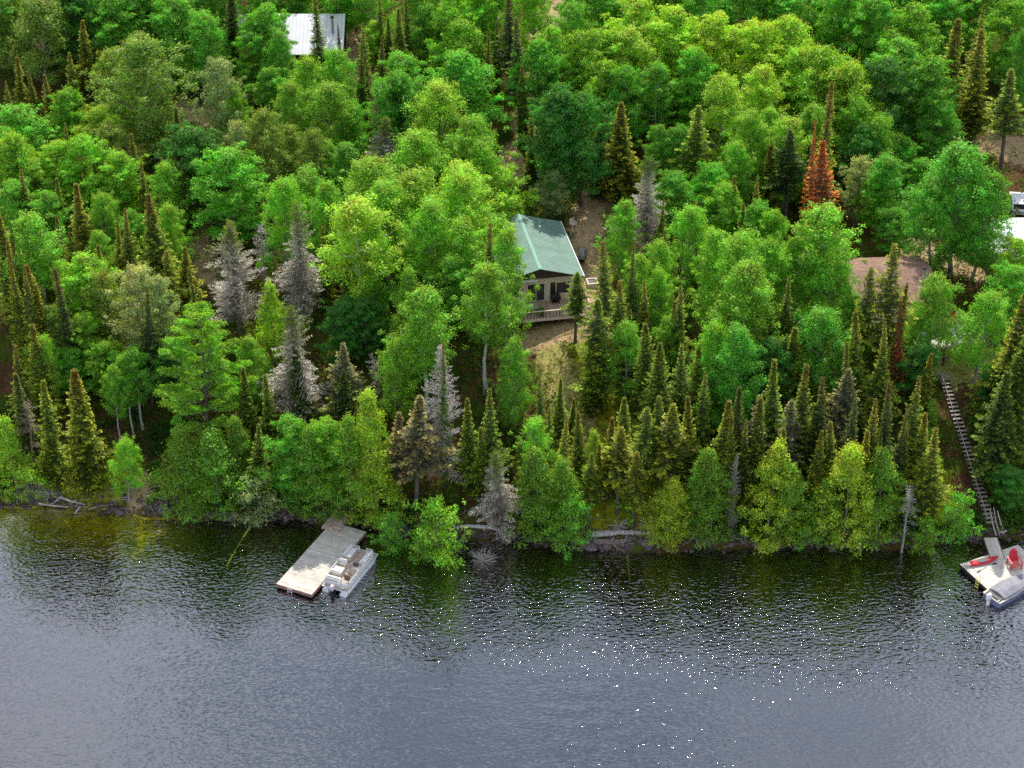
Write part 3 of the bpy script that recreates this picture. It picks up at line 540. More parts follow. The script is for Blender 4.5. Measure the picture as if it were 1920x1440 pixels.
# ------------------------------------------------------------------ sky and sun
EL, AZ = rad(EL_D), rad(6)
W = bpy.data.worlds.new('World'); scene.world = W; W.use_nodes = True; nt = W.node_tree; nt.nodes.clear()
out = nt.nodes.new('ShaderNodeOutputWorld')
def N(t, **k):
    n = nt.nodes.new('ShaderNode' + t)
    for a, b in k.items():
        if isinstance(b, bpy.types.NodeSocket): nt.links.new(b, n.inputs[int(a[1:]) if a[0] == '_' else a])
        elif a in ('operation', 'data_type', 'blend_type'): setattr(n, a, b)
        else: n.inputs[int(a[1:]) if a[0] == '_' else a].default_value = b
    return n
sk = N('TexSky'); sk.sky_type = 'NISHITA'; sk.sun_disc = False; sk.sun_elevation = EL; sk.sun_rotation = AZ
tc = N('TexCoord'); mp = N('Mapping', Vector=tc.outputs['Generated']); mp.inputs['Scale'].default_value = (1, 1, 2.2)
nz = N('TexNoise', Vector=mp.outputs[0], Scale=6.5, Detail=4.0, Roughness=.5)
r = nt.nodes.new('ShaderNodeValToRGB'); nt.links.new(nz.outputs[0], r.inputs[0]); r.color_ramp.elements[0].position = .38; r.color_ramp.elements[1].position = .60
mxw = N('Mix', data_type='RGBA'); nt.links.new(r.outputs[0], mxw.inputs[0]); vm = N('VectorMath', operation='MINIMUM', _0=sk.outputs[0]); vm.inputs[1].default_value = (4.6, 6.2, 8.8); nt.links.new(vm.outputs[0], mxw.inputs[6]); mxw.inputs[7].default_value = (12.0, 12.9, 15.4, 1)
bg = N('Background', Strength=SKY); nt.links.new(mxw.outputs[2], bg.inputs[0]); nt.links.new(bg.outputs[0], out.inputs[0])
sd = bpy.data.lights.new('sun', 'SUN'); sd.energy = SUNE; sd.angle = rad(.5); sd.color = (1, .95, .86)
so = bpy.data.objects.new('sun', sd); col.objects.link(so)
sv = Vector((math.sin(AZ) * math.cos(EL), math.cos(AZ) * math.cos(EL), math.sin(EL)))
so.rotation_euler = sv.to_track_quat('Z', 'Y').to_euler()
scene.view_settings.view_transform = 'Standard'; scene.view_settings.look = 'None'; scene.view_settings.exposure = 0

# ------------------------------------------------------------------ materials for built things
M = dict(
    green_metal=ribbed('green_metal_roof', (.21, .345, .275), 1, .3, dirt=.3, line=.55), white_metal=ribbed('white_metal_roof', (.80, .79, .80), 0, .45, dirt=.1, strength=.6, line=.2), green_trim=plain('green_trim', (.25, .46, .36)),
    stucco=plain('beige_wall', (.74, .60, .42), .85, bump=.2), gable=planks('dark_gable_boards', (.08, .05, .035), 0, .2), white=plain('white_paint', (.78, .78, .76), .5), dark=plain('dark_frame', (.03, .028, .026), .5),
    deck=planks('deck_boards', (.54, .38, .27), 0, .14), joist=plain('dark_joist', (.10, .06, .04), .8), rail=plain('weathered_rail', (.74, .62, .52), .8), picket=plain('brown_picket', (.12, .06, .035), .8),
    redwall=planks('dark_red_wall', (.11, .022, .016), 0, .2), dock=planks('grey_dock_boards', (.74, .68, .58), 1, .14, dirt=.3), dock2=planks('pale_dock_boards', (.76, .70, .60), 0, .14, dirt=.2), plywood=plain('worn_plywood', (.60, .44, .34), .8, var=.35, scale=3),
    dockside=plain('dock_side', (.30, .16, .13), .8, var=.4), alu=plain('aluminium', (.84, .86, .90), .4, metal=.15), boatwhite=plain('white_vinyl', (.80, .78, .74), .45), cream=plain('cream_vinyl', (.70, .62, .50), .55), floor=plain('boat_carpet', (.50, .40, .33), .9, var=.3),
    teal=plain('teal_stripe', (.45, .58, .62), .4), brown=plain('brown_vinyl', (.14, .09, .075), .6), black=plain('black_plastic', (.02, .02, .022), .45), grey=plain('grey_cover', (.26, .25, .28), .85, var=.2, scale=3, bump=.4), red=plain('red_plastic', (.62, .012, .03), .4),
    salmon=plain('faded_red_plastic', (.75, .16, .12), .5), motorpink=plain('motor_cowl', (.50, .44, .46), .35), yellow=plain('yellow_float', (.65, .55, .08), .5), tarp=plain('grey_boat_cover', (.30, .29, .31), .85, var=.15, scale=1.5, bump=.3), navy=plain('blue_grey_hull', (.16, .18, .27), .35),
    stair=plain('weathered_tread', (.50, .43, .38), .85, var=.3), log=plain('bleached_wood', (.46, .42, .38), .9, var=.45, scale=7, bump=.6), log2=plain('grey_brown_log', (.22, .17, .14), .9, var=.5, scale=5, bump=.6), rock=plain('shore_rock', (.13, .10, .10), .9, var=.5, scale=3, bump=.8),
    birch=plain('white_birch_log', (.55, .54, .52), .8, var=.35, scale=8), sunk=plain('sunken_branch', (.42, .42, .08), .9, var=.3), blue=plain('blue_plastic', (.04, .07, .25), .4), leafpot=plain('pot_plant', (.10, .25, .04), .8, var=.4), curtain=planks('grey_curtain', (.42, .40, .36), 0, .12, gap=.02, dark=(.2, .19, .17)),
    galv=plain('galvanised_pipe', (.5, .5, .52), .35, metal=.6), solar=plain('solar_panel', (.75, .75, .74), .3), carpaint=plain('white_car_paint', (.72, .72, .73), .25), rubber=plain('rubber', (.02, .02, .02), .8), orangelamp=plain('tail_lamp', (.5, .03, .02), .3))
m, nt, N, out = newmat('window_glass'); p = N('BsdfPrincipled', Roughness=.06); p.inputs['Base Color'].default_value = (.035, .035, .035, 1); p.inputs['Specular IOR Level'].default_value = .9; nt.links.new(p.outputs[0], out.inputs[0]); M['glass'] = m
def shingle():
    m, nt, N, out = newmat('brown_shingles'); tc = N('TexCoord'); br = N('TexBrick', Vector=tc.outputs['Object'], Scale=3.0)
    br.inputs['Color1'].default_value = (.34, .23, .17, 1); br.inputs['Color2'].default_value = (.24, .15, .11, 1); br.inputs['Mortar'].default_value = (.09, .05, .04, 1); br.inputs['Mortar Size'].default_value = .03; br.inputs['Brick Width'].default_value = .9; br.inputs['Row Height'].default_value = .42
    nz = N('TexNoise', Vector=tc.outputs['Object'], Scale=2.0, Detail=8.0, Roughness=.7)
    c = mixc(N, 1.0, br.outputs[0], mapr(N, nz.outputs[0], .3, .7, .65, 1.5), 'MULTIPLY')
    p = N('BsdfDiffuse', Color=c); nt.links.new(p.outputs[0], out.inputs[0]); return m
M['shingle'] = shingle()
RX = lambda a: Matrix.Rotation(a, 4, 'X'); RY = lambda a: Matrix.Rotation(a, 4, 'Y'); RZ = lambda a: Matrix.Rotation(a, 4, 'Z'); TR = lambda x, y, z: Matrix.Translation((x, y, z))

# ------------------------------------------------------------------ green-roofed cottage
def cottage():
    r = empty('cottage', COT, TH_G, 'beige cottage with a green metal roof and a front deck in the clearing', 'house')
    wr = 4.42; L0, L1 = -.85, 10.8; RZ_, EZ = 4.2, 2.93
    for sx in (-1, 1):
        mb = MB(); t = .07
        a, b = (0, RZ_), (sx * wr, EZ)
        mb.prism([(a[0], a[1]), (b[0], b[1]), (b[0], b[1] - t), (a[0], a[1] - t)], L0, L1)
        mb.build('roof', M['green_metal'], r)
    MB().prism([(-.17, RZ_ - .02), (0, RZ_ + .05), (.17, RZ_ - .02), (0, RZ_ - .03)], L0 - .01, L1 + .01).build('ridge_cap', M['green_trim'], r)
    for sx in (-1, 1):
        MB().prism([(sx * (wr + .02), EZ + .03), (sx * (wr + .10), EZ + .03), (sx * (wr + .10), EZ - .14), (sx * (wr + .02), EZ - .14)], L0, L1).build('gutter', M['white'], r)
    hw = 3.75; wt = 2.86
    v = MB().tube([(1.6, 7.6, 3.4), (1.6, 7.6, 4.35)], .08, 10).build('vent_pipe', M['galv'], r)
    mb = MB()   # walls with front openings: door x -1.25..0.62, window pairs
    opens = [(-3.3, -1.95, .75, 1.95), (-1.15, .68, 0.0, 2.05), (1.2, 1.75, 0.0, 2.05), (1.85, 3.2, .75, 1.95)]
    xs = [-hw]; 
    for (x0, x1, z0, z1) in opens:
        mb.box(xs[-1], x0, 0, .15, -.7, wt); 
        if z0 > 0: mb.box(x0, x1, 0, .15, -.7, z0)
        mb.box(x0, x1, 0, .15, z1, wt); xs.append(x1)
    mb.box(xs[-1], hw, 0, .15, -.7, wt)
    mb.box(-hw, -hw + .15, .15, 10, -.7, wt); mb.box(hw - .15, hw, .15, 10, -.7, wt); mb.box(-hw + .15, hw - .15, 9.85, 10, -.7, wt)
    mb.build('wall', M['stucco'], r)
    for y in (-.45, 9.9): MB().prism([(-hw - .55, 2.875), (hw + .55, 2.875), (0, RZ_ - .1)], y, y + .05).build('gable', M['gable'], r)
    MB().box(-3.9, -.2, -.62, -.48, 2.66, 2.86).build('awning_case', M['white'], r)
    d = MB().box(-1.15, .68, .02, .08, 0, .06).box(-1.15, .68, .02, .08, 1.99, 2.05).box(-1.15, -1.08, .02, .08, .06, 1.99).box(.61, .68, .02, .08, .06, 1.99).box(-.27, -.2, .02, .08, .06, 1.99).build('sliding_door', M['white'], r)
    MB().box(-1.08, -.27, .045, .055, .06, 1.99).build('pane', M['glass'], d); MB().box(-.2, .61, .045, .055, .06, 1.99).build('pane', M['glass'], d)
    MB().box(-.2, .61, .12, .13, .06, 1.99).build('curtain', M['curtain'], d)
    for (x0, x1, z0, z1), nm in ((opens[0], 'window'), (opens[2], 'door'), (opens[3], 'window')):
        f = MB().box(x0, x1, .03, .1, z0, z0 + .06).box(x0, x1, .03, .1, z1 - .06, z1).box(x0, x0 + .06, .03, .1, z0 + .06, z1 - .06).box(x1 - .06, x1, .03, .1, z0 + .06, z1 - .06).build(nm, M['dark'], r)
        MB().box(x0 + .06, x1 - .06, .06, .07, z0 + .06, z1 - .06).build('pane', M['glass'], f)
    for x in (-1.55, .95): MB().box(x - .06, x + .06, -.1, 0, 1.55, 1.8).build('wall_lamp', M['rail'], r)
    return r
cot = cottage()
def cdeck():
    r = empty('deck', COT, TH_G, 'wooden deck with a slatted railing along the green-roofed cottage front', 'deck')
    MB().box(-4.4, 4.75, -3.3, -.01, -.09, -.02).build('deck_floor', M['deck'], r)
    MB().box(-4.4, 4.75, -3.34, -3.301, -.3, -.02).build('edge_board', M['rail'], r)
    mb = MB()
    for y in (-3.1, -1.6, -.2): mb.box(-4.3, 4.6, y, y + .09, -.3, -.095)
    mb.build('joist', M['joist'], r)
    for x in (-4.2, -1.4, 1.5, 4.4): MB().box(x - .08, x + .08, -3.08, -2.92, -1.8, -.3).build('post', M['joist'], r)
    MB().box(-4.4, 4.75, -3.33, -3.21, .78, .83).box(4.63, 4.75, -3.2, -.2, .78, .83).build('handrail', M['rail'], r)
    for i in range(29): MB().box(-4.36 + i * .325, -4.31 + i * .325, -3.29, -3.25, -.015, .775).build('baluster', M['picket'], r)
    for i in range(9): MB().box(4.67, 4.71, -3.0 + i * .33, -2.95 + i * .33, -.015, .775).build('baluster', M['picket'], r)
cdeck()
def loc(th, base, x, y, z=0): a, b = rot(th, x, y); return (base[0] + a, base[1] + b, base[2] + z)
# things on the deck
def patio_table():
    r = empty('patio_table', loc(TH_G, COT, -1.15, -1.9, -.02), TH_G, 'dark patio table on the cottage deck left of the potted plant', 'table')
    MB().box(-.75, .75, -.5, .5, .68, .72).build('tabletop', M['grey'], r, bevel=.01)
    for x in (-.68, .68):
        for y in (-.43, .43): MB().box(x - .03, x + .03, y - .03, y + .03, 0, .678).build('leg', M['black'], r)
patio_table()
r = empty('cooler', loc(TH_G, COT, -1.85, -.55, -.02), TH_G, 'blue cooler with a white lid by the sliding door', 'cooler')
MB().box(-.3, .3, -.2, .2, 0, .5).build('body', M['blue'], r, bevel=.03); MB().box(-.32, .32, -.22, .22, .502, .58).build('lid', M['white'], r, bevel=.03)
r = empty('potted_plant', loc(TH_G, COT, -.15, -2.7, -.02), 0, 'green potted plant at the railing of the cottage deck', 'plant')
MB().tube([(0, 0, 0), (0, 0, .35)], [.14, .2], 12).build('pot', M['brown'], r)
cc = [np.array([rng.normal() * .14, rng.normal() * .14, .6 + rng.normal() * .1]) for _ in range(7)]; C_, N_, S_, T_ = clumps(cc, [.24] * 7, 500, .9, .09, .3, .3); V, Fq = quads(C_, N_, S_)
o = bpy.data.objects.new('foliage', npmesh('foliage', V, Fq, [LEAF], T_)); col.objects.link(o); o.parent = r; o.color = (.1, .24, .03, 1)
def grill(name, pos, rz, label, s=1.0, mat='grey'):
    r = empty(name, pos, rz, label, 'grill'); r.scale = (s, s, s)
    MB().loft([[(-.6, -.3, .55), (.6, -.3, .55), (.6, .3, .55), (-.6, .3, .55)], [(-.58, -.3, .95), (.58, -.3, .95), (.58, .3, .95), (-.58, .3, .95)], [(-.36, -.2, 1.2), (.36, -.2, 1.2), (.36, .22, 1.2), (-.36, .22, 1.2)]]).build('cover', M[mat], r, bevel=.04)
    MB().box(-.36, .36, -.22, .22, .18, .24).box(-.36, .36, -.22, .22, .5, .548).build('shelf', M['black'], r)
    for x in (-.4, .4):
        for y in (-.24, .24): MB().box(x - .025, x + .025, y - .025, y + .025, .0, .548).build('leg', M['black'], r)
    for y in (-.24, .24): MB().tube([(.45, y - .03, .1), (.45, y + .03, .1)], .1, 12).build('wheel', M['rubber'], r)
gq = ground(1091, 492); grill('covered_grill', gq, TH_G + 1.2, 'barbecue under a grey cover on the dirt beside the green roof', 1.25)
grill('deck_grill', loc(TH_G, COT, 1.65, -.55, -.02), TH_G, 'black barbecue against the wall right of the sliding door', .85, 'black')
def wood_chair(pos, rz, label):
    r = empty('wooden_chair', pos, rz, label, 'chair'); w = M['rail']
    MB().box(-.28, .28, -.28, .28, .4, .45).build('seat', w, r); mb = MB()
    for i in range(5): mb.box(-.27 + i * .115, -.18 + i * .115, .26, .3, .455, 1.0)
    mb.build('backrest', w, r)
    for x in (-.26, .26):
        for y in (-.26, .22): MB().box(x - .03, x + .03, y - .03, y + .03, 0, .398).build('leg', w, r)
        MB().box(x - .05, x + .05, -.32, .258, .62, .66).build('armrest', w, r)
wood_chair(ground(1074, 428), TH_G + .4, 'brown wooden chair in the shade behind the green roof')
r = empty('fire_pit', ground(1110, 535), TH_G, 'square frame table with a dark centre beside the cottage corner', 'fire pit')
MB().box(-.55, .55, -.6, -.45, .0, .5).box(-.55, .55, .45, .6, 0, .5).box(-.55, -.42, -.448, .448, 0, .5).box(.42, .55, -.448, .448, 0, .5).build('frame', M['cream'], r); MB().box(-.419, .419, -.447, .447, .1, .42).build('grate', M['black'], r)
for i, (px, py) in enumerate([(1120, 449), (1121, 455), (1124, 462)]):
    q = ground(px, py); o = MB().tube([(-.35, 0, .1), (.35, .05, .1)], .1, 10).build('firewood_log', M['log2']); o.location = q; o.rotation_euler = (0, 0, .3 * i)
    tag(o, ['upper', 'middle', 'lower'][i] + ' of three dark firewood logs on the dirt right of the cottage', 'log', 'firewood logs by the cottage')

# ------------------------------------------------------------------ brown cabin and its deck
def brown():
    r = empty('cabin', BRN, TH_B, 'brown-shingled cabin with a stove pipe among the spruces on the right', 'house')
    hw, E, R_ = 4.3, 2.75, 3.9
    MB().prism([(0, R_), (-4.5, E), (-4.5, E - .1), (0, R_ - .1)], -hw, hw, 'x').build('roof', M['shingle'], r)
    MB().prism([(0, R_), (4.5, E), (4.5, E - .1), (0, R_ - .1)], -hw, hw, 'x').build('roof', M['shingle'], r)
    MB().prism([(-4.56, E + .01), (-4.505, E + .01), (-4.505, E - .2), (-4.56, E - .2)], -hw, hw, 'x').build('eave_board', M['joist'], r)
    MB().box(-3.9, 3.9, -4.0, -3.85, -.6, 2.62).box(-3.9, 3.9, 3.85, 4.0, -.6, 2.62).box(-3.9, -3.75, -3.84, 3.84, -.6, 2.62).box(3.75, 3.9, -3.84, 3.84, -.6, 2.62).build('wall', M['redwall'], r)
    for x in (-3.88, 3.74): MB().prism([(-4.0, 2.63), (4.0, 2.63), (0, 3.75)], x, x + .12, 'x').build('gable', M['redwall'], r)
    MB().prism([(-6.8, 1.9), (-4.1, 2.5), (-4.1, 2.43), (-6.8, 1.83)], -3.0, 1.4, 'x').build('porch_roof', M['deck'], r)
    for x in (-2.8, 1.2): MB().box(x - .07, x + .07, -6.7, -6.56, -2.2, 1.84).build('porch_post', M['joist'], r)
    for x in (-1.2, 2.6): f = MB().box(x - .6, x + .6, -4.06, -4.005, .9, 2.0).build('window', M['white'], r); MB().box(x - .52, x + .52, -4.075, -4.062, .98, 1.92).build('pane', M['glass'], f)
    MB().box(2.75, 3.25, -2.25, -1.75, 3.25, 3.5).build('flashing', M['galv'], r)
    p = MB().tube([(3.0, -2, 3.4), (3.0, -2, 4.9)], .13, 14).build('stove_pipe', M['galv'], r); MB().tube([(3, -2, 4.92), (3, -2, 5.0), (3, -2, 5.12)], [.2, .22, .1], 14).build('cap', M['dark'], p)
brown()
DK = atz(1724, 655, 9.9); TH_D = rad(15)
def bdeck():
    r = empty('deck', (DK[0], DK[1], 9.9), TH_D, 'weathered deck with pale railings in front of the brown-shingled cabin', 'deck')
    MB().box(0, 5.9, 0, 5.6, -.08, 0).build('deck_floor', M['dock2'], r)
    MB().box(0, 5.9, -.04, -.001, -.28, 0).build('edge_board', M['rail'], r)
    for x in (.2, 2.9, 5.7):
        for y in (.2, 4.8): MB().box(x - .08, x + .08, y - .08, y + .08, -3.4, -.081).build('post', M['joist'], r)
    for (x, y) in ((.06, .06), (2.9, .06), (3.6, .06), (5.84, .06), (5.84, 2.8), (5.84, 5.4), (.06, 5.4), (.06, 2.8)): MB().box(x - .05, x + .05, y - .05, y + .05, .001, .9).build('rail_post', M['picket'], r)
    MB().box(0, 2.95, 0, .12, .902, .94).box(3.55, 5.9, 0, .12, .902, .94).box(5.78, 5.9, .121, 5.6, .902, .94).box(0, .12, .121, 5.6, .902, .94).build('handrail', M['rail'], r)
    mb = MB()
    for i in range(4): mb.box(5.84, 5.87, .1, 5.5, .15 + i * .18, .27 + i * .18)
    mb.build('side_boards', M['picket'], r)
    b = empty('bench', loc(TH_D, (DK[0], DK[1], 9.9), 5.3, 1.7), TH_D, 'weathered plank bench along the right railing of the cabin deck', 'bench')
    MB().box(-.24, .22, -1.1, 1.1, .40, .45).build('seat', M['stair'], b); MB().box(.23, .28, -1.1, 1.1, .45, .88).build('backrest', M['deck'], b)
    for y in (-1, 1): MB().box(-.2, .2, y - .05, y + .05, 0, .399).build('leg', M['joist'], b)
bdeck()
def adirondack(pos, rz, label, mat='red', mat2='red', s=1.0):
    r = empty('adirondack_chair', pos, rz, label, 'chair', 'red adirondack chairs'); r.scale = (s, s, s)
    Mx = TR(0, .18, .28) @ RX(rad(-22)); hs = [.72, .82, .86, .82, .72]
    mb = MB()
    for i in range(5): mb.box(-.29 + i * .118, -.18 + i * .118, 0, .03, 0, hs[i], M=Mx)
    for i in range(4): mb.box(-.25 + i * .13, -.14 + i * .13, .0, .028, hs[i] - .01, hs[i] + .06, M=Mx, taper=.01)
    mb.build('backrest', M[mat], r, bevel=.01)
    mb = MB(); Ms = TR(0, 0, .3) @ RX(rad(8))
    for i in range(5): mb.box(-.29, .29, -.42 + i * .12, -.32 + i * .12, 0, .03, M=Ms)
    mb.build('seat', M[mat2], r, bevel=.008)
    for x in (-.36, .36):
        MB().box(x - .07, x + .07, -.45, .42, .55, .58).build('armrest', M[mat2], r, bevel=.01)
        MB().box(x - .03, x + .03, -.42, -.34, 0, .549).build('leg', M[mat], r); MB().box(x - .03, x + .03, .3, .38, 0, .549).build('leg', M[mat], r)
adirondack(loc(TH_D, (DK[0], DK[1], 9.9), 4.7, 3.4), TH_D - 1.2, 'red deck chair on the weathered deck of the brown cabin', s=1.15)

# ------------------------------------------------------------------ white-roofed cabin at the top, white shed and vehicle at the right
def white_cabin():
    r = empty('cabin', WHT, 0, 'cabin with a ribbed white metal roof and dark red walls at the top', 'house')
    MB().prism([(-.4, 2.5), (5.2, 5.3), (5.2, 5.22), (-.4, 2.42)], -12.5, .35, 'x').build('roof', M['white_metal'], r)
    MB().prism([(5.2, 5.3), (9.6, 3.1), (9.6, 3.02), (5.2, 5.22)], -12.5, .35, 'x').build('roof', M['white_metal'], r)
    mb = MB().box(-12, 0, 0, .15, -.3, 2.4).box(-12, 0, 8.85, 9, -.3, 3.0).box(-12, -11.85, .16, 8.84, -.3, 2.4).box(-.15, 0, .16, 8.84, -.3, 2.4); mb.build('wall', M['redwall'], r)
    for x in (-11.99, -.14): MB().prism([(0.2, 2.41), (8.8, 2.41), (8.8, 3.2), (5.2, 5.05)], x, x + .13, 'x').build('gable', M['redwall'], r)
    p = MB().tube([(-1.0, 2.5, 3.6), (-1.0, 2.5, 5.9)], .15, 12).build('stove_pipe', M['galv'], r); MB().tube([(-1, 2.5, 5.92), (-1, 2.5, 6.1)], [.24, .18], 12).build('cap', M['dark'], p)
    q = MB().tube([(-.75, 5.6, 5.0), (-.75, 5.6, 7.0)], .05, 8).build('mast', M['dark'], r)
    MB().box(-.5, .5, -.04, .04, -.6, .6, M=TR(-.95, 5.5, 7.3) @ RY(.2) @ RX(-.5) @ Matrix.Scale(.72, 4)).build('solar_panel', M['solar'], q)
white_cabin()
def shed():
    r = empty('shed', SHD, rad(3), 'pale shed with a white metal roof at the right edge', 'shed')
    MB().prism([(-.5, 2.2), (5.5, 3.9), (5.5, 3.82), (-.5, 2.12)], -2.2, 7, 'x').build('roof', M['white_metal'], r)
    MB().box(-1.8, 6.6, 0, .12, -.4, 2.2).box(-1.8, -1.68, .121, 5, -.4, 2.2).box(6.48, 6.6, .121, 5, -.4, 2.2).box(-1.8, 6.6, 5, 5.12, -.4, 3.6).build('wall', M['gable'], r)
    MB().box(-.5, .4, -.03, -.001, -.2, 1.8).build('door', M['joist'], r)
shed()
def car():
    g = ground(1916, 412); r = empty('parked_car', (g[0], g[1] + 2.2, g[2]), rad(-8), 'white car parked tail-on at the right edge above the shed', 'car')
    prof = [(-2.3, .45), (-2.32, .95), (-2.15, 1.05), (-1.95, 1.62), (-1.5, 1.72), (.2, 1.7), (.95, 1.12), (2.1, .98), (2.3, .6), (2.25, .4)]
    W_ = .92
    def ring(x, k): return [(x, y, z * (1 if z < 1.1 else k)) for y, z in prof]
    MB().loft([ring(-W_, .985), ring(-W_ + .08, 1), ring(W_ - .08, 1), ring(W_, .985)]).build('body', M['carpaint'], r, bevel=.05)
    MB().prism([(-2.14, 1.1), (-1.975, 1.56), (-2.0, 1.58), (-2.17, 1.12)], -.72, .72, 'x').build('rear_window', M['glass'], r)
    MB().prism([(.25, 1.655), (.92, 1.16), (.96, 1.18), (.29, 1.69)], -.75, .75, 'x').build('windscreen', M['glass'], r)
    for s in (-1, 1):
        MB().prism([(-1.75, 1.15), (-1.65, 1.55), (.15, 1.55), (.65, 1.15)], s * .925, s * .935, 'x').build('side_window', M['glass'], r)
        MB().box(s * .75 - .12, s * .75 + .12, -2.345, -2.318, .78, .98).build('tail_lamp', M['orangelamp'], r)
        for y in (-1.4, 1.4):
            w = MB().tube([(s * .78, y, .34), (s * .95, y, .34)], .34, 20).build('wheel', M['rubber'], r); MB().tube([(s * .951, y, .34), (s * .96, y, .34)], .2, 14).build('rim', M['alu'], w)
car()

# ------------------------------------------------------------------ left dock and pontoon boat
HD = rad(-25)
dc = atz(604, 1045, .5); DOCK = (dc[0], dc[1], .5)
def dock1():
    r = empty('dock', DOCK, HD, 'long grey plank dock beside the pontoon boat, half in tree shadow', 'dock')
    MB().box(-1.8, 1.8, -5.05, 5.05, -.05, 0).build('planking', M['dock'], r)
    MB().box(-1.8, 1.8, -5.09, -5.051, -.3, 0).box(-1.84, -1.801, -5.09, 5.09, -.3, 0).box(1.801, 1.84, -5.09, 5.09, -.3, 0).box(-1.8, 1.8, 5.051, 5.09, -.3, 0).build('side_boards', M['dockside'], r)
    for y in (-4, 0, 4): MB().tube([(-1.4, y, -.45), (1.4, y, -.45)], .22, 10).build('float', M['black'], r)
    f = MB()
    for x in (-.55, -.15): f.tube([(x, -4.95, .35), (x, -5.2, .3), (x, -5.25, -1.0)], .025, 6)
    for z in (0, -.3, -.6): f.tube([(-.55, -5.23, z), (-.15, -5.23, z)], .02, 6)
    f.build('ladder', M['alu'], r)
dock1()
q = atz(630, 978, .62); r = empty('gangplank', (q[0], q[1], .62), HD + .05, 'short worn plywood ramp at the shore end of the grey dock', 'ramp')
MB().box(-.85, .85, -1.3, 1.3, -.08, .02).build('ramp_board', M['plywood'], r)
MB().box(-.85, -.75, -1.3, 1.3, -.25, -.081).box(.75, .85, -1.3, 1.3, -.25, -.081).build('side_beam', M['dockside'], r)
bc = atz(655, 1056.7, 1.3)
def pontoon_boat():
    r = empty('pontoon_boat', (bc[0], bc[1], 0), HD + rad(1), 'white pontoon boat with cream seats moored to the grey dock', 'boat')
    Z = .55
    for s in (-1, 1): MB().tube([(s * .88, -3.0, .12), (s * .88, 2.4, .12), (s * .88, 3.0, .2), (s * .88, 3.3, .36)], [.33, .33, .24, .05], 18).build('pontoon', M['alu'], r, smooth=False)
    MB().box(-1.27, 1.27, -2.9, 3.15, Z - .08, Z).build('deck', M['alu'], r); MB().box(-1.24, 1.24, -2.86, 3.1, Z + .002, Z + .012).build('carpet', M['floor'], r)
    def fence(pts, name='fence_panel', stripe=True):
        for a, b in zip(pts[:-1], pts[1:]):
            v = Vector((b[0] - a[0], b[1] - a[1], 0)); L = v.length; ang = math.atan2(v.y, v.x); Mx = TR(a[0], a[1], Z) @ RZ(ang)
            f = MB().box(.03, L - .03, -.02, .02, .06, .52, M=Mx).build(name, M['boatwhite'], r)
            if stripe: MB().box(.05, L - .05, -.028, .028, .2, .3, M=Mx).build('stripe', M['teal'], f)
            g = MB(); g.tube([tuple(Mx @ Vector((0, 0, 0.02))), tuple(Mx @ Vector((0, 0, .72)))], .028, 8); g.tube([tuple(Mx @ Vector((0, 0, .72))), tuple(Mx @ Vector((L, 0, .72)))], .032, 8); g.tube([tuple(Mx @ Vector((L, 0, .72))), tuple(Mx @ Vector((L, 0, 0.02)))], .028, 8); g.tube([tuple(Mx @ Vector((0, 0, .55))), tuple(Mx @ Vector((L, 0, .55)))], .02, 6)
            g.build('rail', M['boatwhite'], r)
    fence([(1.2, -2.3), (1.2, -.8), (1.2, .8), (1.2, 2.3), (.95, 2.62), (.35, 2.62)]); fence([(-.35, 2.62), (-.95, 2.62), (-1.2, 2.3), (-1.2, 1.0)]); fence([(-1.2, .25), (-1.2, -1.0), (-1.2, -2.3), (-1.0, -2.55), (.55, -2.62), (1.15, -2.45)])
    def seat(x0, x1, y0, y1, back):
        b = MB().box(x0, x1, y0, y1, Z + .012, Z + .42).build('bench_seat', M['cream'], r, bevel=.03); MB().box(x0, x1, y0, y1, Z + .425, Z + .52).build('cushion', M['boatwhite'], b, bevel=.03)
        if back == 'L': c = (x0, x0 + .16, y0, y1)
        elif back == 'R': c = (x1 - .16, x1, y0, y1)
        elif back == 'F': c = (x0, x1, y1 - .16, y1)
        else: c = (x0, x1, y0, y0 + .16)
        MB().box(*c, Z + .525, Z + .86).build('backrest', M['boatwhite'], b, bevel=.04)
    seat(-1.14, -.5, 1.1, 2.45, 'L'); seat(.52, 1.14, .75, 2.45, 'R'); seat(-1.14, -.35, .0, .35, 'F'); seat(-1.14, -.2, -1.5, -.45, 'B'); seat(-1.1, .2, -2.4, -1.85, 'B')
    c = MB().prism([(-.65, Z + .012), (-.05, Z + .012), (-.05, Z + .85), (-.3, Z + .95), (-.65, Z + .8)], .5, 1.12, 'x').build('helm_console', M['cream'], r, bevel=.03)
    MB().tube([(.81 + .17 * math.cos(a), -.72 + .06 * math.sin(a), Z + .9 + .16 * math.sin(a)) for a in [k * math.pi / 8 for k in range(17)]], .018, 6).build('steering_wheel', M['black'], c)
    MB().prism([(-.4, Z + .94), (-.15, Z + 1.2), (-.12, Z + 1.18), (-.3, Z + .94)], .55, 1.07, 'x').build('windscreen', M['glass'], c)
    h = MB().box(.5, 1.05, -1.75, -1.2, Z + .4, Z + .52).build('captain_chair', M['brown'], r, bevel=.04); MB().box(.5, 1.05, -1.95, -1.77, Z + .45, Z + 1.05).build('backrest', M['brown'], h, bevel=.05); MB().tube([(.78, -1.5, Z + .012), (.78, -1.5, Z + .4)], .06, 10).build('pedestal', M['alu'], h)
    m_ = MB().loft([[(-.2, -3.55, .75), (.2, -3.55, .75), (.22, -3.05, .75), (-.22, -3.05, .75)], [(-.2, -3.6, 1.0), (.2, -3.6, 1.0), (.22, -3.0, 1.05), (-.22, -3.0, 1.05)], [(-.12, -3.5, 1.2), (.12, -3.5, 1.2), (.14, -3.1, 1.22), (-.14, -3.1, 1.22)]]).build('outboard_motor', M['motorpink'], r, bevel=.04)
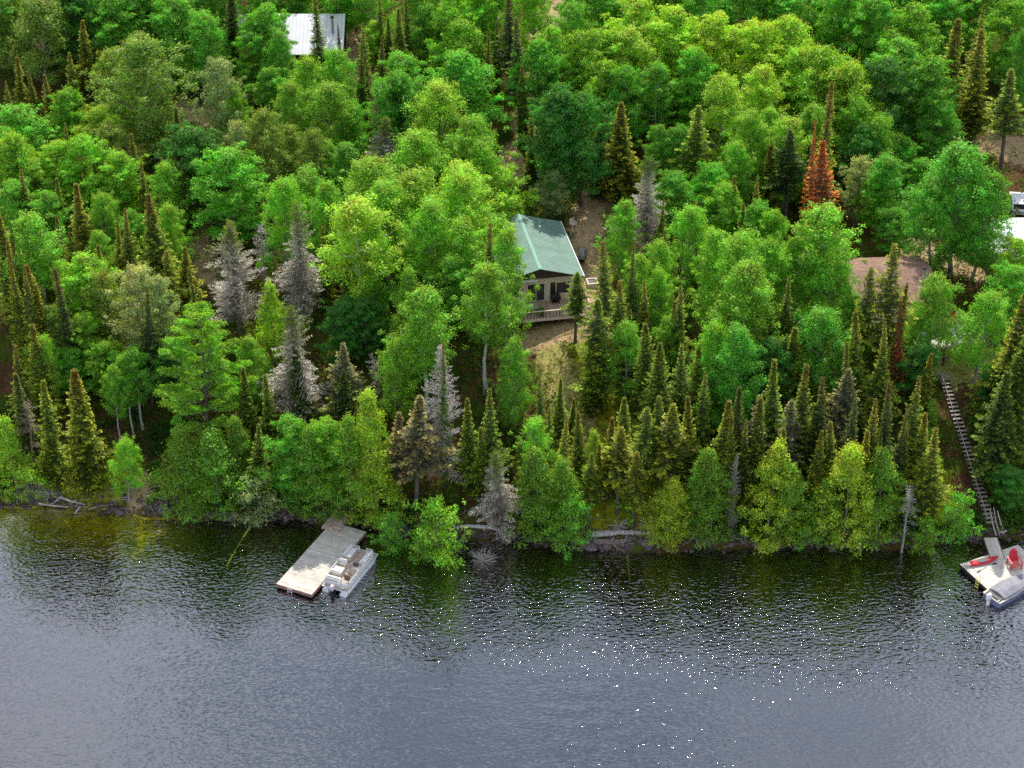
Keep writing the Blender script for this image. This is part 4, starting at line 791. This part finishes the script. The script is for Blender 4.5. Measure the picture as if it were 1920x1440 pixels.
    MB().box(-.07, .07, -3.42, -3.2, -.5, .749).build('shaft', M['black'], m_)
pontoon_boat()

# ------------------------------------------------------------------ right dock with kayak, chair and covered boat
rd = atz(1800, 1058, .5); fv = Vector((1.85, -3.75, 0)).normalized(); TH_R = math.atan2(fv.x, -fv.y)      # local -y runs along fv
def dock2():
    r = empty('dock', (rd[0], rd[1], .5), TH_R, 'pale square dock at the right edge carrying the kayak and red chair', 'dock')
    MB().box(0, 6.5, -4.25, 0, -.05, 0).build('planking', M['dock2'], r)
    MB().box(0, 6.5, -4.29, -4.251, -.32, 0).box(-.04, -.001, -4.29, .04, -.32, 0).box(0, 6.5, .001, .04, -.32, 0).build('side_boards', M['black'], r)
    for x in (1, 3.5, 6): MB().tube([(x, -3.9, -.45), (x, -.3, -.45)], .22, 10).build('float', M['black'], r)
    f = MB()
    for y in (-3.0, -2.6): f.tube([(.25, y, .02), (.2, y, .45), (-.2, y, .4), (-.28, y, -1.0)], .022, 6)
    for z in (.1, -.2, -.5): f.tube([(-.25, -3.0, z), (-.25, -2.6, z)], .03, 6)
    f.build('ladder', M['yellow'], r)
    return (rd[0], rd[1], .5)
D2 = dock2()
q0, q1 = atz(1871, 1048, .55), atz(1857, 1008, .75); v = q1 - q0; L = math.hypot(v[0], v[1])
r = empty('gangway', (q0[0], q0[1], .55), math.atan2(-v[0], v[1]), 'grey gangway from the stair foot down to the pale dock', 'ramp')
MB().box(-.6, .6, 0, L, -.07, .0, M=RX(math.atan2(.2, L))).build('walkway', M['dock2'], r); MB().box(-.65, -.601, 0, L, -.2, .03, M=RX(math.atan2(.2, L))).box(.601, .65, 0, L, -.2, .03, M=RX(math.atan2(.2, L))).build('side_beam', M['dockside'], r)
def kayak():
    p = loc(TH_R, D2, 1.75, -.72, .02); r = empty('kayak', p, TH_R - .12, 'red kayak lying along the left back edge of the pale dock', 'kayak')
    rings = []; L = 1.75
    for i in range(13):
        t = -1 + 2 * i / 12; w = .36 * (1 - abs(t) ** 2.4) + .012; h = .16 + .12 * t * t
        rings.append([(t * L, w * math.cos(a), .02 + .16 + .10 * t * t + (h if math.sin(a) > 0 else .18) * math.sin(a) * (.6 if math.sin(a) > 0 else .9)) for a in [2 * math.pi * k / 14 for k in range(14)]])
    MB().loft(rings[2:11]).build('hull', M['red'], r, smooth=True); MB().loft(rings[:3]).build('bow_tip', M['cream'], r, smooth=True); MB().loft(rings[10:]).build('stern_tip', M['red'], r, smooth=True)
    e = [(.12 + .55 * math.cos(a), .25 * math.sin(a)) for a in [2 * math.pi * k / 18 for k in range(18)]]
    MB().prism(e, .27, .32, 'z').build('cockpit', M['black'], r); MB().tube([(x, y, .325) for x, y in e + e[:1]], .025, 6).build('coaming', M['grey'], r)
    MB().box(-1.2, -.72, -.12, .12, .275, .3).build('hatch', M['black'], r)
kayak()
def paddle(x, y, rz, lab):
    r = empty('paddle', loc(TH_R, D2, x, y, .03), TH_R + rz, lab, 'paddle', 'kayak paddles'); MB().tube([(-.45, 0, .02), (.3, 0, .02)], .018, 6).build('shaft', M['black'], r)
    MB().loft([[(.28, -.03, .0), (.28, .03, .0), (.28, .03, .03), (.28, -.03, .03)], [(.5, -.1, 0), (.5, .1, 0), (.5, .1, .03), (.5, -.1, .03)], [(.75, -.07, 0), (.75, .07, 0), (.75, .07, .03), (.75, -.07, .03)]]).build('blade', M['black'], r)
paddle(1.4, -1.5, .2 + math.pi, 'left of two black paddle pieces on the dock below the kayak'); paddle(2.3, -1.3, -.1, 'right of two black paddle pieces on the dock below the kayak')
ac = atz(1901, 1062, .5); adirondack((ac[0], ac[1], .5), .15, 'bright red chair with a rounded back facing the lake on the dock', 'red', 'salmon', 1.35)
def covered_boat():
    q = atz(1858, 1126, .3); r = empty('motorboat', (q[0], q[1], 0), rad(-54), 'motorboat under a grey cover moored at the pale dock', 'boat')
    def sec(y, w, z0, z1): return [(-w, y, z1), (-w * .92, y, z0 + .15), (0, y, z0), (w * .92, y, z0 + .15), (w, y, z1)]
    MB().loft([sec(0, .95, -.25, .55), sec(2, 1.0, -.25, .6), sec(3.6, .85, -.2, .68), sec(4.6, .5, -.05, .78), sec(5.2, .05, .3, .85)]).build('hull', M['navy'], r)
    MB().loft([[(-1.0, 0, .551), (1.0, 0, .551), (1.0, 0, .6), (-1.0, 0, .6)], [(-1.05, 2, .601), (1.05, 2, .601), (1.05, 2, .65), (-1.05, 2, .65)], [(-.9, 3.6, .681), (.9, 3.6, .681), (.9, 3.6, .73), (-.9, 3.6, .73)], [(-.55, 4.6, .781), (.55, 4.6, .781), (.55, 4.6, .83), (-.55, 4.6, .83)], [(-.1, 5.25, .86), (.1, 5.25, .86), (.1, 5.25, .9), (-.1, 5.25, .9)]]).build('gunwale', M['cream'], r)
    def tent(y, w, h, z): return [(-w, y, z), (-w * .9, y, z + h * .45), (-w * .4, y, z + h * .9), (0, y, z + h), (w * .4, y, z + h * .9), (w * .9, y, z + h * .45), (w, y, z)]
    MB().loft([tent(.7, .98, .34, .62), tent(1.3, 1.02, .5, .6), tent(2.4, 1.0, .62, .62), tent(3.4, .92, .42, .66), tent(4.4, .6, .2, .75), tent(5.1, .15, .08, .86)]).build('cover', M['tarp'], r, smooth=False)
    MB().box(-.8, .8, .15, .65, .61, .72).build('stern_seat', M['black'], r)
    m_ = MB().loft([[(.22 * math.cos(a), -.35 + .3 * math.sin(a), z) for a in [2 * math.pi * k / 12 for k in range(12)]] if j < 3 else [(.12 * math.cos(a), -.35 + .18 * math.sin(a), z) for a in [2 * math.pi * k / 12 for k in range(12)]] for j, z in enumerate((.62, .9, 1.1, 1.25))]).build('outboard_motor', M['white'], r, smooth=True)
    MB().box(-.08, .08, -.5, -.2, -.5, .619).build('shaft', M['white'], m_)
    for x in (-.75, .75): MB().box(x - .04, x + .04, .05, .15, .601, .75).build('cleat', M['alu'], r)
covered_boat()

# ------------------------------------------------------------------ long stairs
def stairs():
    a = ground(1856, 1000); b = ground(1769, 716); a = np.array([a[0], a[1], 1.0]); b = np.array([b[0], b[1], b[2] + .35])
    r = empty('staircase', tuple(a), math.atan2(-(b[0] - a[0]), b[1] - a[1]), 'long weathered wooden stairs climbing the bank with one pole handrail', 'stairs')
    L = math.hypot(b[0] - a[0], b[1] - a[1]); H = b[2] - a[2]; n = 36
    for i in range(n): y = L * (i + .5) / n; z = H * (i + .5) / n + .12; MB().box(-.46, .46, y - .14, y + .13, z - .04, z).build('tread', M['stair'], r)
    for x in (-.49, .49): MB().prism([(0, -.25), (L, H - .25), (L, H + .02), (0, .02)], x - .03, x + .03, 'x').build('stringer', M['joist'], r)
    MB().tube([(-.5, 0, .95), (-.46, L * .5, H * .5 + .98), (-.5, L, H + .95)], .04, 8).build('handrail', M['log'], r)
    for i in range(8): y = L * i / 7.2 + .1; MB().box(-.55, -.49, y - .04, y + .04, H * y / L - .5, H * y / L + .93).build('post', M['log2'], r)
    MB().box(-.7, .7, L + .02, L + 1.3, H - .04, H + .03).build('landing', M['stair'], r)
stairs()

# ------------------------------------------------------------------ stones and sticks at the waterline, too many to count
def shore_litter():
    import bmesh
    mb = MB(); base = bmesh.new(); bmesh.ops.create_icosphere(base, subdivisions=1, radius=1); vs = [v.co.copy() for v in base.verts]; fs = [tuple(v.index for v in f.verts) for f in base.faces]; base.free()
    for _ in range(1500):
        X = random.uniform(-58, 58); d = random.gauss(.1, .45); Y = float(shore(X)) + d; s_ = random.uniform(.05, .22) * random.choice((1, 1, 1.6)); z = float(T(X, Y))
        if z < -.5: continue
        a = random.random() * 6; R3 = TR(X, Y, z) @ RZ(a); k = [random.uniform(.75, 1.25) for _ in vs]
        mb.add([R3 @ Vector((v.x * s_ * 1.3 * q, v.y * s_ * q, v.z * s_ * .6 * q)) for v, q in zip(vs, k)], fs)
    o = mb.build('shore_stones', M['rock']); tag(o, 'small dark stones strewn along the waterline', 'stones', kind='stuff')
    mb = MB()
    for _ in range(1100):
        X = random.uniform(-58, 58); Y = float(shore(X)) + random.uniform(-.3, 2.2); z = float(T(X, Y)); z = max(z, 0) + random.uniform(.02, .5); a = random.random() * 6.28; L = random.uniform(.4, 1.6); e = random.gauss(-.1, .35)
        p0 = Vector((X, Y, z)); p1 = p0 + Vector((math.cos(a) * L, math.sin(a) * L * .8, e * L)); pm = (p0 + p1) / 2 + Vector((random.gauss(0, .08), random.gauss(0, .08), .08))
        mb.tube([p0, pm, p1], [random.uniform(.015, .04), .02, .008], 4, cap=False)
    o = mb.build('shore_sticks', M['log']); tag(o, 'pale twigs and sticks littering the bank edge', 'sticks', kind='stuff')
shore_litter()
# ------------------------------------------------------------------ shore bits: rocks, logs, roots, dead brush
def rock_at(px, py, s, lab, dz=0.0):
    q = ground(px, py); n = 3; import bmesh
    b = bmesh.new(); bmesh.ops.create_icosphere(b, subdivisions=3, radius=1)
    sd_ = random.random() * 100
    for v_ in b.verts:
        p_ = v_.co.normalized(); k = 1 + .28 * math.sin(p_.x * 3 + sd_) * math.cos(p_.y * 4 + sd_) + .18 * math.sin(p_.z * 5 + p_.x * 4 + sd_) + .05 * math.sin(p_.x * 13 + sd_) * math.sin(p_.y * 11)
        v_.co = Vector((p_.x * s * k * 1.2, p_.y * s * k, p_.z * s * k * .62))
    me = bpy.data.meshes.new('rock'); b.to_mesh(me); b.free(); me.materials.append(M['rock'])
    o = bpy.data.objects.new('boulder', me); col.objects.link(o); o.location = (q[0], q[1], max(q[2], -.1) + dz); o.rotation_euler.z = random.random() * 6; tag(o, lab, 'rock', 'rocks along the shore')
for (x, y, s, l) in [(226, 960, .55, 'dark rounded boulder at the water edge left of the sandy gap'), (307, 955, .75, 'grey flat boulder under the left shore cedar'), (283, 950, .4, 'small boulder right of the sandy gap'), (540, 966, .6, 'grey boulder left of the dock ramp'), (552, 952, .7, 'pale boulder beside the willow shrub, above the dock'),
                      (398, 968, .5, 'dark boulder between the trunks of the shore cedars'), (1135, 1024, .55, 'small pinkish boulder before the dark timber bank'), (1105, 1022, .9, 'dark boulder at the left end of the timber bank'), (755, 990, .7, 'boulder between the dock and the overhanging shrub'), (1215, 1022, .6, 'boulder at the right end of the timber bank'),
                      (1000, 1010, .6, 'dark boulder below the large shore cedar'), (600, 968, .5, 'boulder just left of the plywood ramp'), (430, 975, .45, 'small dark boulder by the willow shrub'), (1420, 1022, .6, 'boulder under the dark right bank cedars'), (1560, 1022, .6, 'boulder on the waterline below the tall shore cedar')]: rock_at(x, y, s, l)
def logpx(name, pts, r, mat, lab, cat='log', group=None, sub=0):
    """pts: (px, py, z)"""
    P = [atz(a, b, z) for a, b, z in pts]; o0 = P[0]; n = len(P)
    fine = []
    for i in range(n - 1):
        for k in range(4): f = k / 4; fine.append(P[i] * (1 - f) + P[i + 1] * f)
    fine.append(P[-1]); m_ = len(fine); rr = [r * (1 - .55 * i / m_) * random.uniform(.88, 1.12) for i in range(m_)]
    mb = MB().tube([tuple(p - o0 + np.array([0, 0, random.uniform(-.02, .02)])) for p in fine], rr, 8)
    for _ in range(sub):
        i = random.randrange(m_ // 3, m_); a = random.random() * 6.28; L = random.uniform(.3, .9); p = fine[i] - o0
        mb.tube([tuple(p), tuple(p + np.array([math.cos(a) * L, math.sin(a) * L, .25 * L]))], [rr[i] * .5, .008], 4)
    o = mb.build(name, M[mat]); o.location = tuple(o0); tag(o, lab, cat, group); return o
logpx('fallen_log', [(944, 997, .7), (925, 989, 1.0), (895, 987, .9), (872, 986, .8), (850, 990, .6)], .24, 'birch', 'white fallen birch log jutting left over the water', sub=3)
logpx('driftwood_log', [(72, 944, .35), (100, 948, .3), (128, 951, .25)], .11, 'log', 'long pale driftwood pole lying level at the left shore')
logpx('driftwood_log', [(112, 932, .9), (135, 940, .6), (160, 946, .3)], .12, 'log', 'pale driftwood pole slanting down above the level one'); logpx('driftwood_log', [(150, 950, .45), (140, 963, .15)], .1, 'log', 'short driftwood stub pointing into the water at left')
logpx('driftwood_log', [(96, 946, .2), (118, 930, 1.0)], .07, 'log', 'thin driftwood stick crossing the left shore poles', sub=4)
logpx('driftwood_log', [(165, 955, .25), (190, 948, .4), (212, 946, .35)], .12, 'log2', 'dark waterlogged branch tangle left of the boulder', sub=9)
logpx('sunken_branch', [(467, 992, -.05), (452, 1014, -.12), (437, 1040, -.18), (425, 1062, -.3)], .13, 'sunk', 'yellow sunken branch running out from the willow shrub', 'branch', sub=3)
logpx('sunken_branch', [(1174, 1030, -.1), (1178, 1060, -.2), (1181, 1090, -.4)], .1, 'sunk', 'thin yellow sunken pole before the dark timber bank', 'branch'); logpx('driftwood_log', [(600, 965, .5), (606, 972, .35), (612, 982, .1)], .17, 'log', 'short pale log standing beside the plywood ramp')
logpx('bank_log', [(1090, 1018, .35), (1150, 1016, .4), (1222, 1014, .35)], .42, 'log2', 'huge brown timber log edging the dark bank at the waterline')
logpx('bank_log', [(1100, 1003, .85), (1160, 998, 1.0), (1220, 1000, .95)], .32, 'log', 'bleached grey log lying on top of the brown timber', sub=9)
logpx('driftwood_log', [(1868, 1004, .7), (1862, 985, 1.6), (1856, 955, 3)], .09, 'log', 'left of three peeled poles beside the stair foot', group='peeled poles'); logpx('driftwood_log', [(1874, 1002, .7), (1868, 980, 1.7), (1863, 952, 3)], .08, 'log', 'middle of three peeled poles beside the stair foot', group='peeled poles'); logpx('driftwood_log', [(1882, 1000, .8), (1870, 958, 3)], .08, 'log', 'right of three peeled poles beside the stair foot', group='peeled poles')
logpx('driftwood_log', [(1876, 998, 1.0), (1900, 992, 1.1)], .1, 'log', 'short pale log lying right of the stair foot')
def brush(name, px, py, z, r, n, lab, mat='log', up=.5, tilt=0):
    q = atz(px, py, z); mb = MB()
    for i in range(n):
        a = random.random() * 6.28; e = random.uniform(-.1, 1.0) * up; L = r * random.uniform(.55, 1.1); p = Vector((0, 0, 0)); d_ = Vector((math.cos(a) * math.cos(e), math.sin(a) * math.cos(e), math.sin(e)))
        pts = [tuple(p)]
        for k in range(4): d_ = (d_ + Vector((random.gauss(0, .22), random.gauss(0, .22), random.gauss(0, .18)))).normalized(); p = p + d_ * L / 4; pts.append(tuple(p))
        mb.tube(pts, [.045, .035, .026, .018, .008], 4, cap=False)
        for k in (2, 3):
            d2 = (d_ + Vector((random.gauss(0, .7), random.gauss(0, .7), random.gauss(0, .4)))).normalized(); mb.tube([pts[k], tuple(Vector(pts[k]) + d2 * L * .35)], [.018, .006], 3, cap=False)
    o = mb.build(name, M[mat]); o.location = tuple(q); tag(o, lab, 'branches', 'dead brush at the waterline')
brush('dead_brush', 905, 1052, .1, 1.5, 60, 'pale leafless brush poking out of the water below the white log', up=1.0)
for (x, y, z, r, n, l) in [(952, 1000, .7, 1.1, 26, 'grey root tangle at the butt of the white fallen log'), (60, 925, 1.0, 1.6, 50, 'grey hanging roots and twigs at the far left bank'), (95, 925, 1.1, 1.4, 40, 'grey hanging twigs right of the far left bank roots'), (25, 925, .9, 1.3, 34, 'grey twigs on the bank under the yellow-green left cedar'), (1320, 1012, .4, 1.2, 24, 'grey twigs trailing in the water right of the yellow cedar'),
                         (1452, 1012, .4, 1.3, 30, 'pale roots hanging at the waterline below the tall shore cedar'), (1515, 1012, .4, 1.3, 30, 'pale twigs hanging at the waterline mid right bank'), (1690, 985, .9, 1.9, 90, 'large curly mass of bare grey branches on the right shore'), (1160, 985, 1.6, 1.1, 26, 'white twigs on the bleached bank log'), (1212, 985, 1.6, 1.1, 26, 'white root fan at the right end of the bleached log'), (735, 988, .5, .9, 18, 'pale roots under the yellow-green cedar by the dock'), (355, 958, .5, .8, 18, 'grey roots at the waterline under the left shore cedar'), (1395, 1010, .4, 1.0, 20, 'thin grey twigs trailing from the dark right bank')]:
    brush('dead_brush', x, y, z, r, n, l, up=.6)
# ------------------------------------------------------------------ place the trees
NOCOVER = [(atz(*a), r) for a, r in (((900, 990, .8), 2.8), ((1130, 1010, .5), 2.6), ((1190, 1006, .5), 2.8), ((90, 942, .5), 2.6), ((150, 950, .5), 3.0), ((250, 945, .5), 1.6), ((200, 940, .5), 2.0), ((630, 975, .5), 2.2))]
_sa, _sb = gp(1856, 1000), gp(1769, 716)
def blocked(X, Y, m=0):
    ab = _sb - _sa; tt = ((X - _sa[0]) * ab[0] + (Y - _sa[1]) * ab[1]) / (ab @ ab)
    if -.05 < tt < 1.1 and math.hypot(X - _sa[0] - tt * ab[0], Y - _sa[1] - tt * ab[1]) < .9 + m * .3: return True
    for (ax, ay, ca, sa, hx, hy) in KEEP:
        u = (X - ax) * ca + (Y - ay) * sa; v = -(X - ax) * sa + (Y - ay) * ca
        if abs(u) < hx + m and abs(v) < hy + m: return True
    return False
for line in TREES.strip().replace('\n', '|').split('|'):
    f = line.split(); kind, pal = f[:2]; px, py, h, w = map(float, f[2:6]); br = float(f[6]) if len(f) > 6 else 0.0
    for k in range(12):
        g = ground(px, py, h)
        if not blocked(g[0], g[1], .8): break
        h *= .93
    if g[1] - shore(g[0]) < .3 and kind != 'shrub' and kind != 'snag': g[1] = shore(g[0]) + .25; g[2] = float(T(g[0], g[1]))
    set_tree(kind, pal, g[0], g[1], max(g[2], -.2) - .05, h, w, br, px, py)

# labels: kind, colour and the nearest landmark; order from the left only where a landmark has several alike
LM = [('the white-roofed cabin', 590, 70), ('the green-roofed cottage', 1020, 480), ('the brown-shingled cabin', 1660, 530), ('the pontoon boat dock', 620, 980), ('the long wooden stairs', 1800, 850),
      ('the bright layered pine', 370, 700), ('the rust-orange dead spruce', 1550, 340), ('the top left corner', 60, 40), ('the top right corner', 1850, 60), ('the left edge', 30, 560), ('the fallen white log', 890, 960),
      ('the yellow shallows', 200, 880), ('the dark timber bank', 1160, 960), ('the dirt clearing', 1090, 700), ('the white shed', 1890, 460), ('the big olive poplar', 270, 220), ('the pale dead spruces', 550, 560), ('the sunny treetops', 1330, 90),
      ('the dark right bank', 1500, 850), ('the top middle edge', 850, 60), ('the wood left of the cottage', 800, 430), ('the birches by the cottage', 1370, 560), ('the upper left wood', 130, 330), ('the big birch', 1810, 380)]
def where(px, py):
    n, x, y = min(LM, key=lambda l: math.hypot(px - l[1], (py - l[2]) * 1.1))
    dx, dy = px - x, py - y
    if n.startswith('the top') or 'edge' in n or 'wood' in n or 'treetops' in n or 'bank' in n or 'birches' in n: return 'near ' + n
    if math.hypot(dx, dy) < 12: return 'beside ' + n
    if abs(dx) > abs(dy) * 1.1: return ('left of ' if dx < 0 else 'right of ') + n
    return ('behind ' if dy < 0 else 'in front of ') + n
from collections import defaultdict
grp = defaultdict(list)
for p in placed:
    mid = p['py'] + p['h'] * 16 * .35
    size = ''
    if p['kind'] in ('maple', 'birch', 'tallbirch', 'poplar', 'spruce', 'lanky', 'cedar', 'broad', 'half'): size = 'large ' if p['h'] * p['w'] > 90 else ('slim ' if p['w'] < 2.3 and p['kind'] != 'spruce' else ('small ' if p['h'] < 8.6 else ''))
    p['d'] = size + ADJ[p['pal']] + ' ' + NOUN[p['kind']]; p['wh'] = where(p['px'], mid)
    grp[(p['d'], p['wh'])].append(p)
ORD = ['', 'second', 'third', 'fourth', 'fifth', 'sixth', 'seventh', 'eighth', 'ninth', 'tenth', 'eleventh', 'twelfth']
NUM = ['', '', 'two', 'three', 'four', 'five', 'six', 'seven', 'eight', 'nine', 'ten', 'eleven', 'twelve']
for (d, w), L in grp.items():
    L.sort(key=lambda p: p['px'])
    for i, p in enumerate(L):
        if len(L) == 1: lab = f'{d} {w}'
        elif len(L) == 2: lab = f"{d} {w}, {('left', 'right')[i]} of the two"
        else: lab = f"{d} {w}, " + ('leftmost' if i == 0 else ('rightmost' if i == len(L) - 1 else ORD[i] + ' from left')) + f" of {NUM[len(L)] if len(L) < 13 else len(L)}"
        tag(p['o'], lab, SPEC[p['kind']][1], {'maple': 'broadleaf trees in the wood', 'birch': 'fine-leaved trees in the wood', 'tallbirch': 'pale-trunked birches', 'poplar': 'loose pale poplars', 'cedar': 'cedars along the shore', 'shrub': 'shrubs by the water',
            'dead': 'dead spruces', 'rust': 'rust-orange dead spruces', 'snag': 'bare dead trees', 'half': 'half-dead spruces', 'sapling': 'young trees', 'pine': None}.get(p['kind'], 'spruces in the wood'))

# ------------------------------------------------------------------ undergrowth: low leafy cover nobody could count
def scatter_cover():
    C, Rr = [], []
    n = 0
    while n < 8000:
        X = rng.uniform(-70, 70); d = (92 * rng.random() ** 1.15 + .3) if rng.random() > .09 else rng.uniform(.05, 2.0); Y = float(shore(X)) + d
        if blocked(X, Y, .3): continue
        if any(math.hypot(X - c[0], Y - c[1]) < r_ for c, r_ in NOCOVER): continue
        cw = clear_w(X, Y)
        if rng.random() < cw * 1.15: continue
        if vn(X * .13, Y * .13, 9) < .25: continue
        z = float(T(X, Y)); r = rng.uniform(.35, 1.0) * (1.5 if rng.random() < .25 else 1)
        C.append(np.array([X, Y, z + r * .6])); Rr.append(r); n += 1
    C_, N_, S_, T_ = clumps(C, Rr, 38, .85, .27, .6, .4)
    V, Fq = quads(C_, N_, S_, .6)
    m, nt, N, out = newmat('undergrowth')
    tc = N('TexCoord'); nz = N('TexNoise', Vector=tc.outputs['Object'], Scale=.16, Detail=2.0); ge = N('NewGeometry')
    c = ramp(N, nz.outputs[0], [(.35, (.03, .10, .02)), (.5, (.06, .16, .015)), (.65, (.12, .17, .02))])
    c = mixc(N, 1.0, c, mapr(N, ge.outputs['Random Per Island'], 0, 1, .55, 1.4), 'MULTIPLY')
    a = N('MixShader', _0=.35, _1=N('BsdfDiffuse', Color=c).outputs[0], _2=N('BsdfTranslucent', Color=c).outputs[0])
    nt.links.new(a.outputs[0], out.inputs[0])
    o = bpy.data.objects.new('undergrowth', npmesh('undergrowth', V, Fq, [m], T_)); col.objects.link(o)
    tag(o, 'low green undergrowth covering the forest floor', 'undergrowth', kind='stuff')
scatter_cover()

def tufts():
    C, Rr = [], []
    while len(C) < 1500:
        a, b, w, ch = SEGS[random.randrange(len(SEGS))]
        if ch == 0 and random.random() < .75: continue
        t = random.random(); X = a[0] + (b[0] - a[0]) * t + random.gauss(0, w * .9); Y = a[1] + (b[1] - a[1]) * t + random.gauss(0, w * .9)
        if blocked(X, Y, .2): continue
        C.append(np.array([X, Y, float(T(X, Y)) + .06])); Rr.append(random.uniform(.1, .3))
    C_, N_, S_, T_ = clumps(C, Rr, 260, .9, .1, .2, .5); V, Fq = quads(C_, N_, S_, .4)
    m = plain('grass_tufts', (.26, .27, .05), .9, var=.5, scale=1.2)
    o = bpy.data.objects.new('grass_tufts', npmesh('grass_tufts', V, Fq, [m], T_)); col.objects.link(o); tag(o, 'short yellow-green tufts growing in the clearing and paths', 'grass', kind='stuff')
tufts()
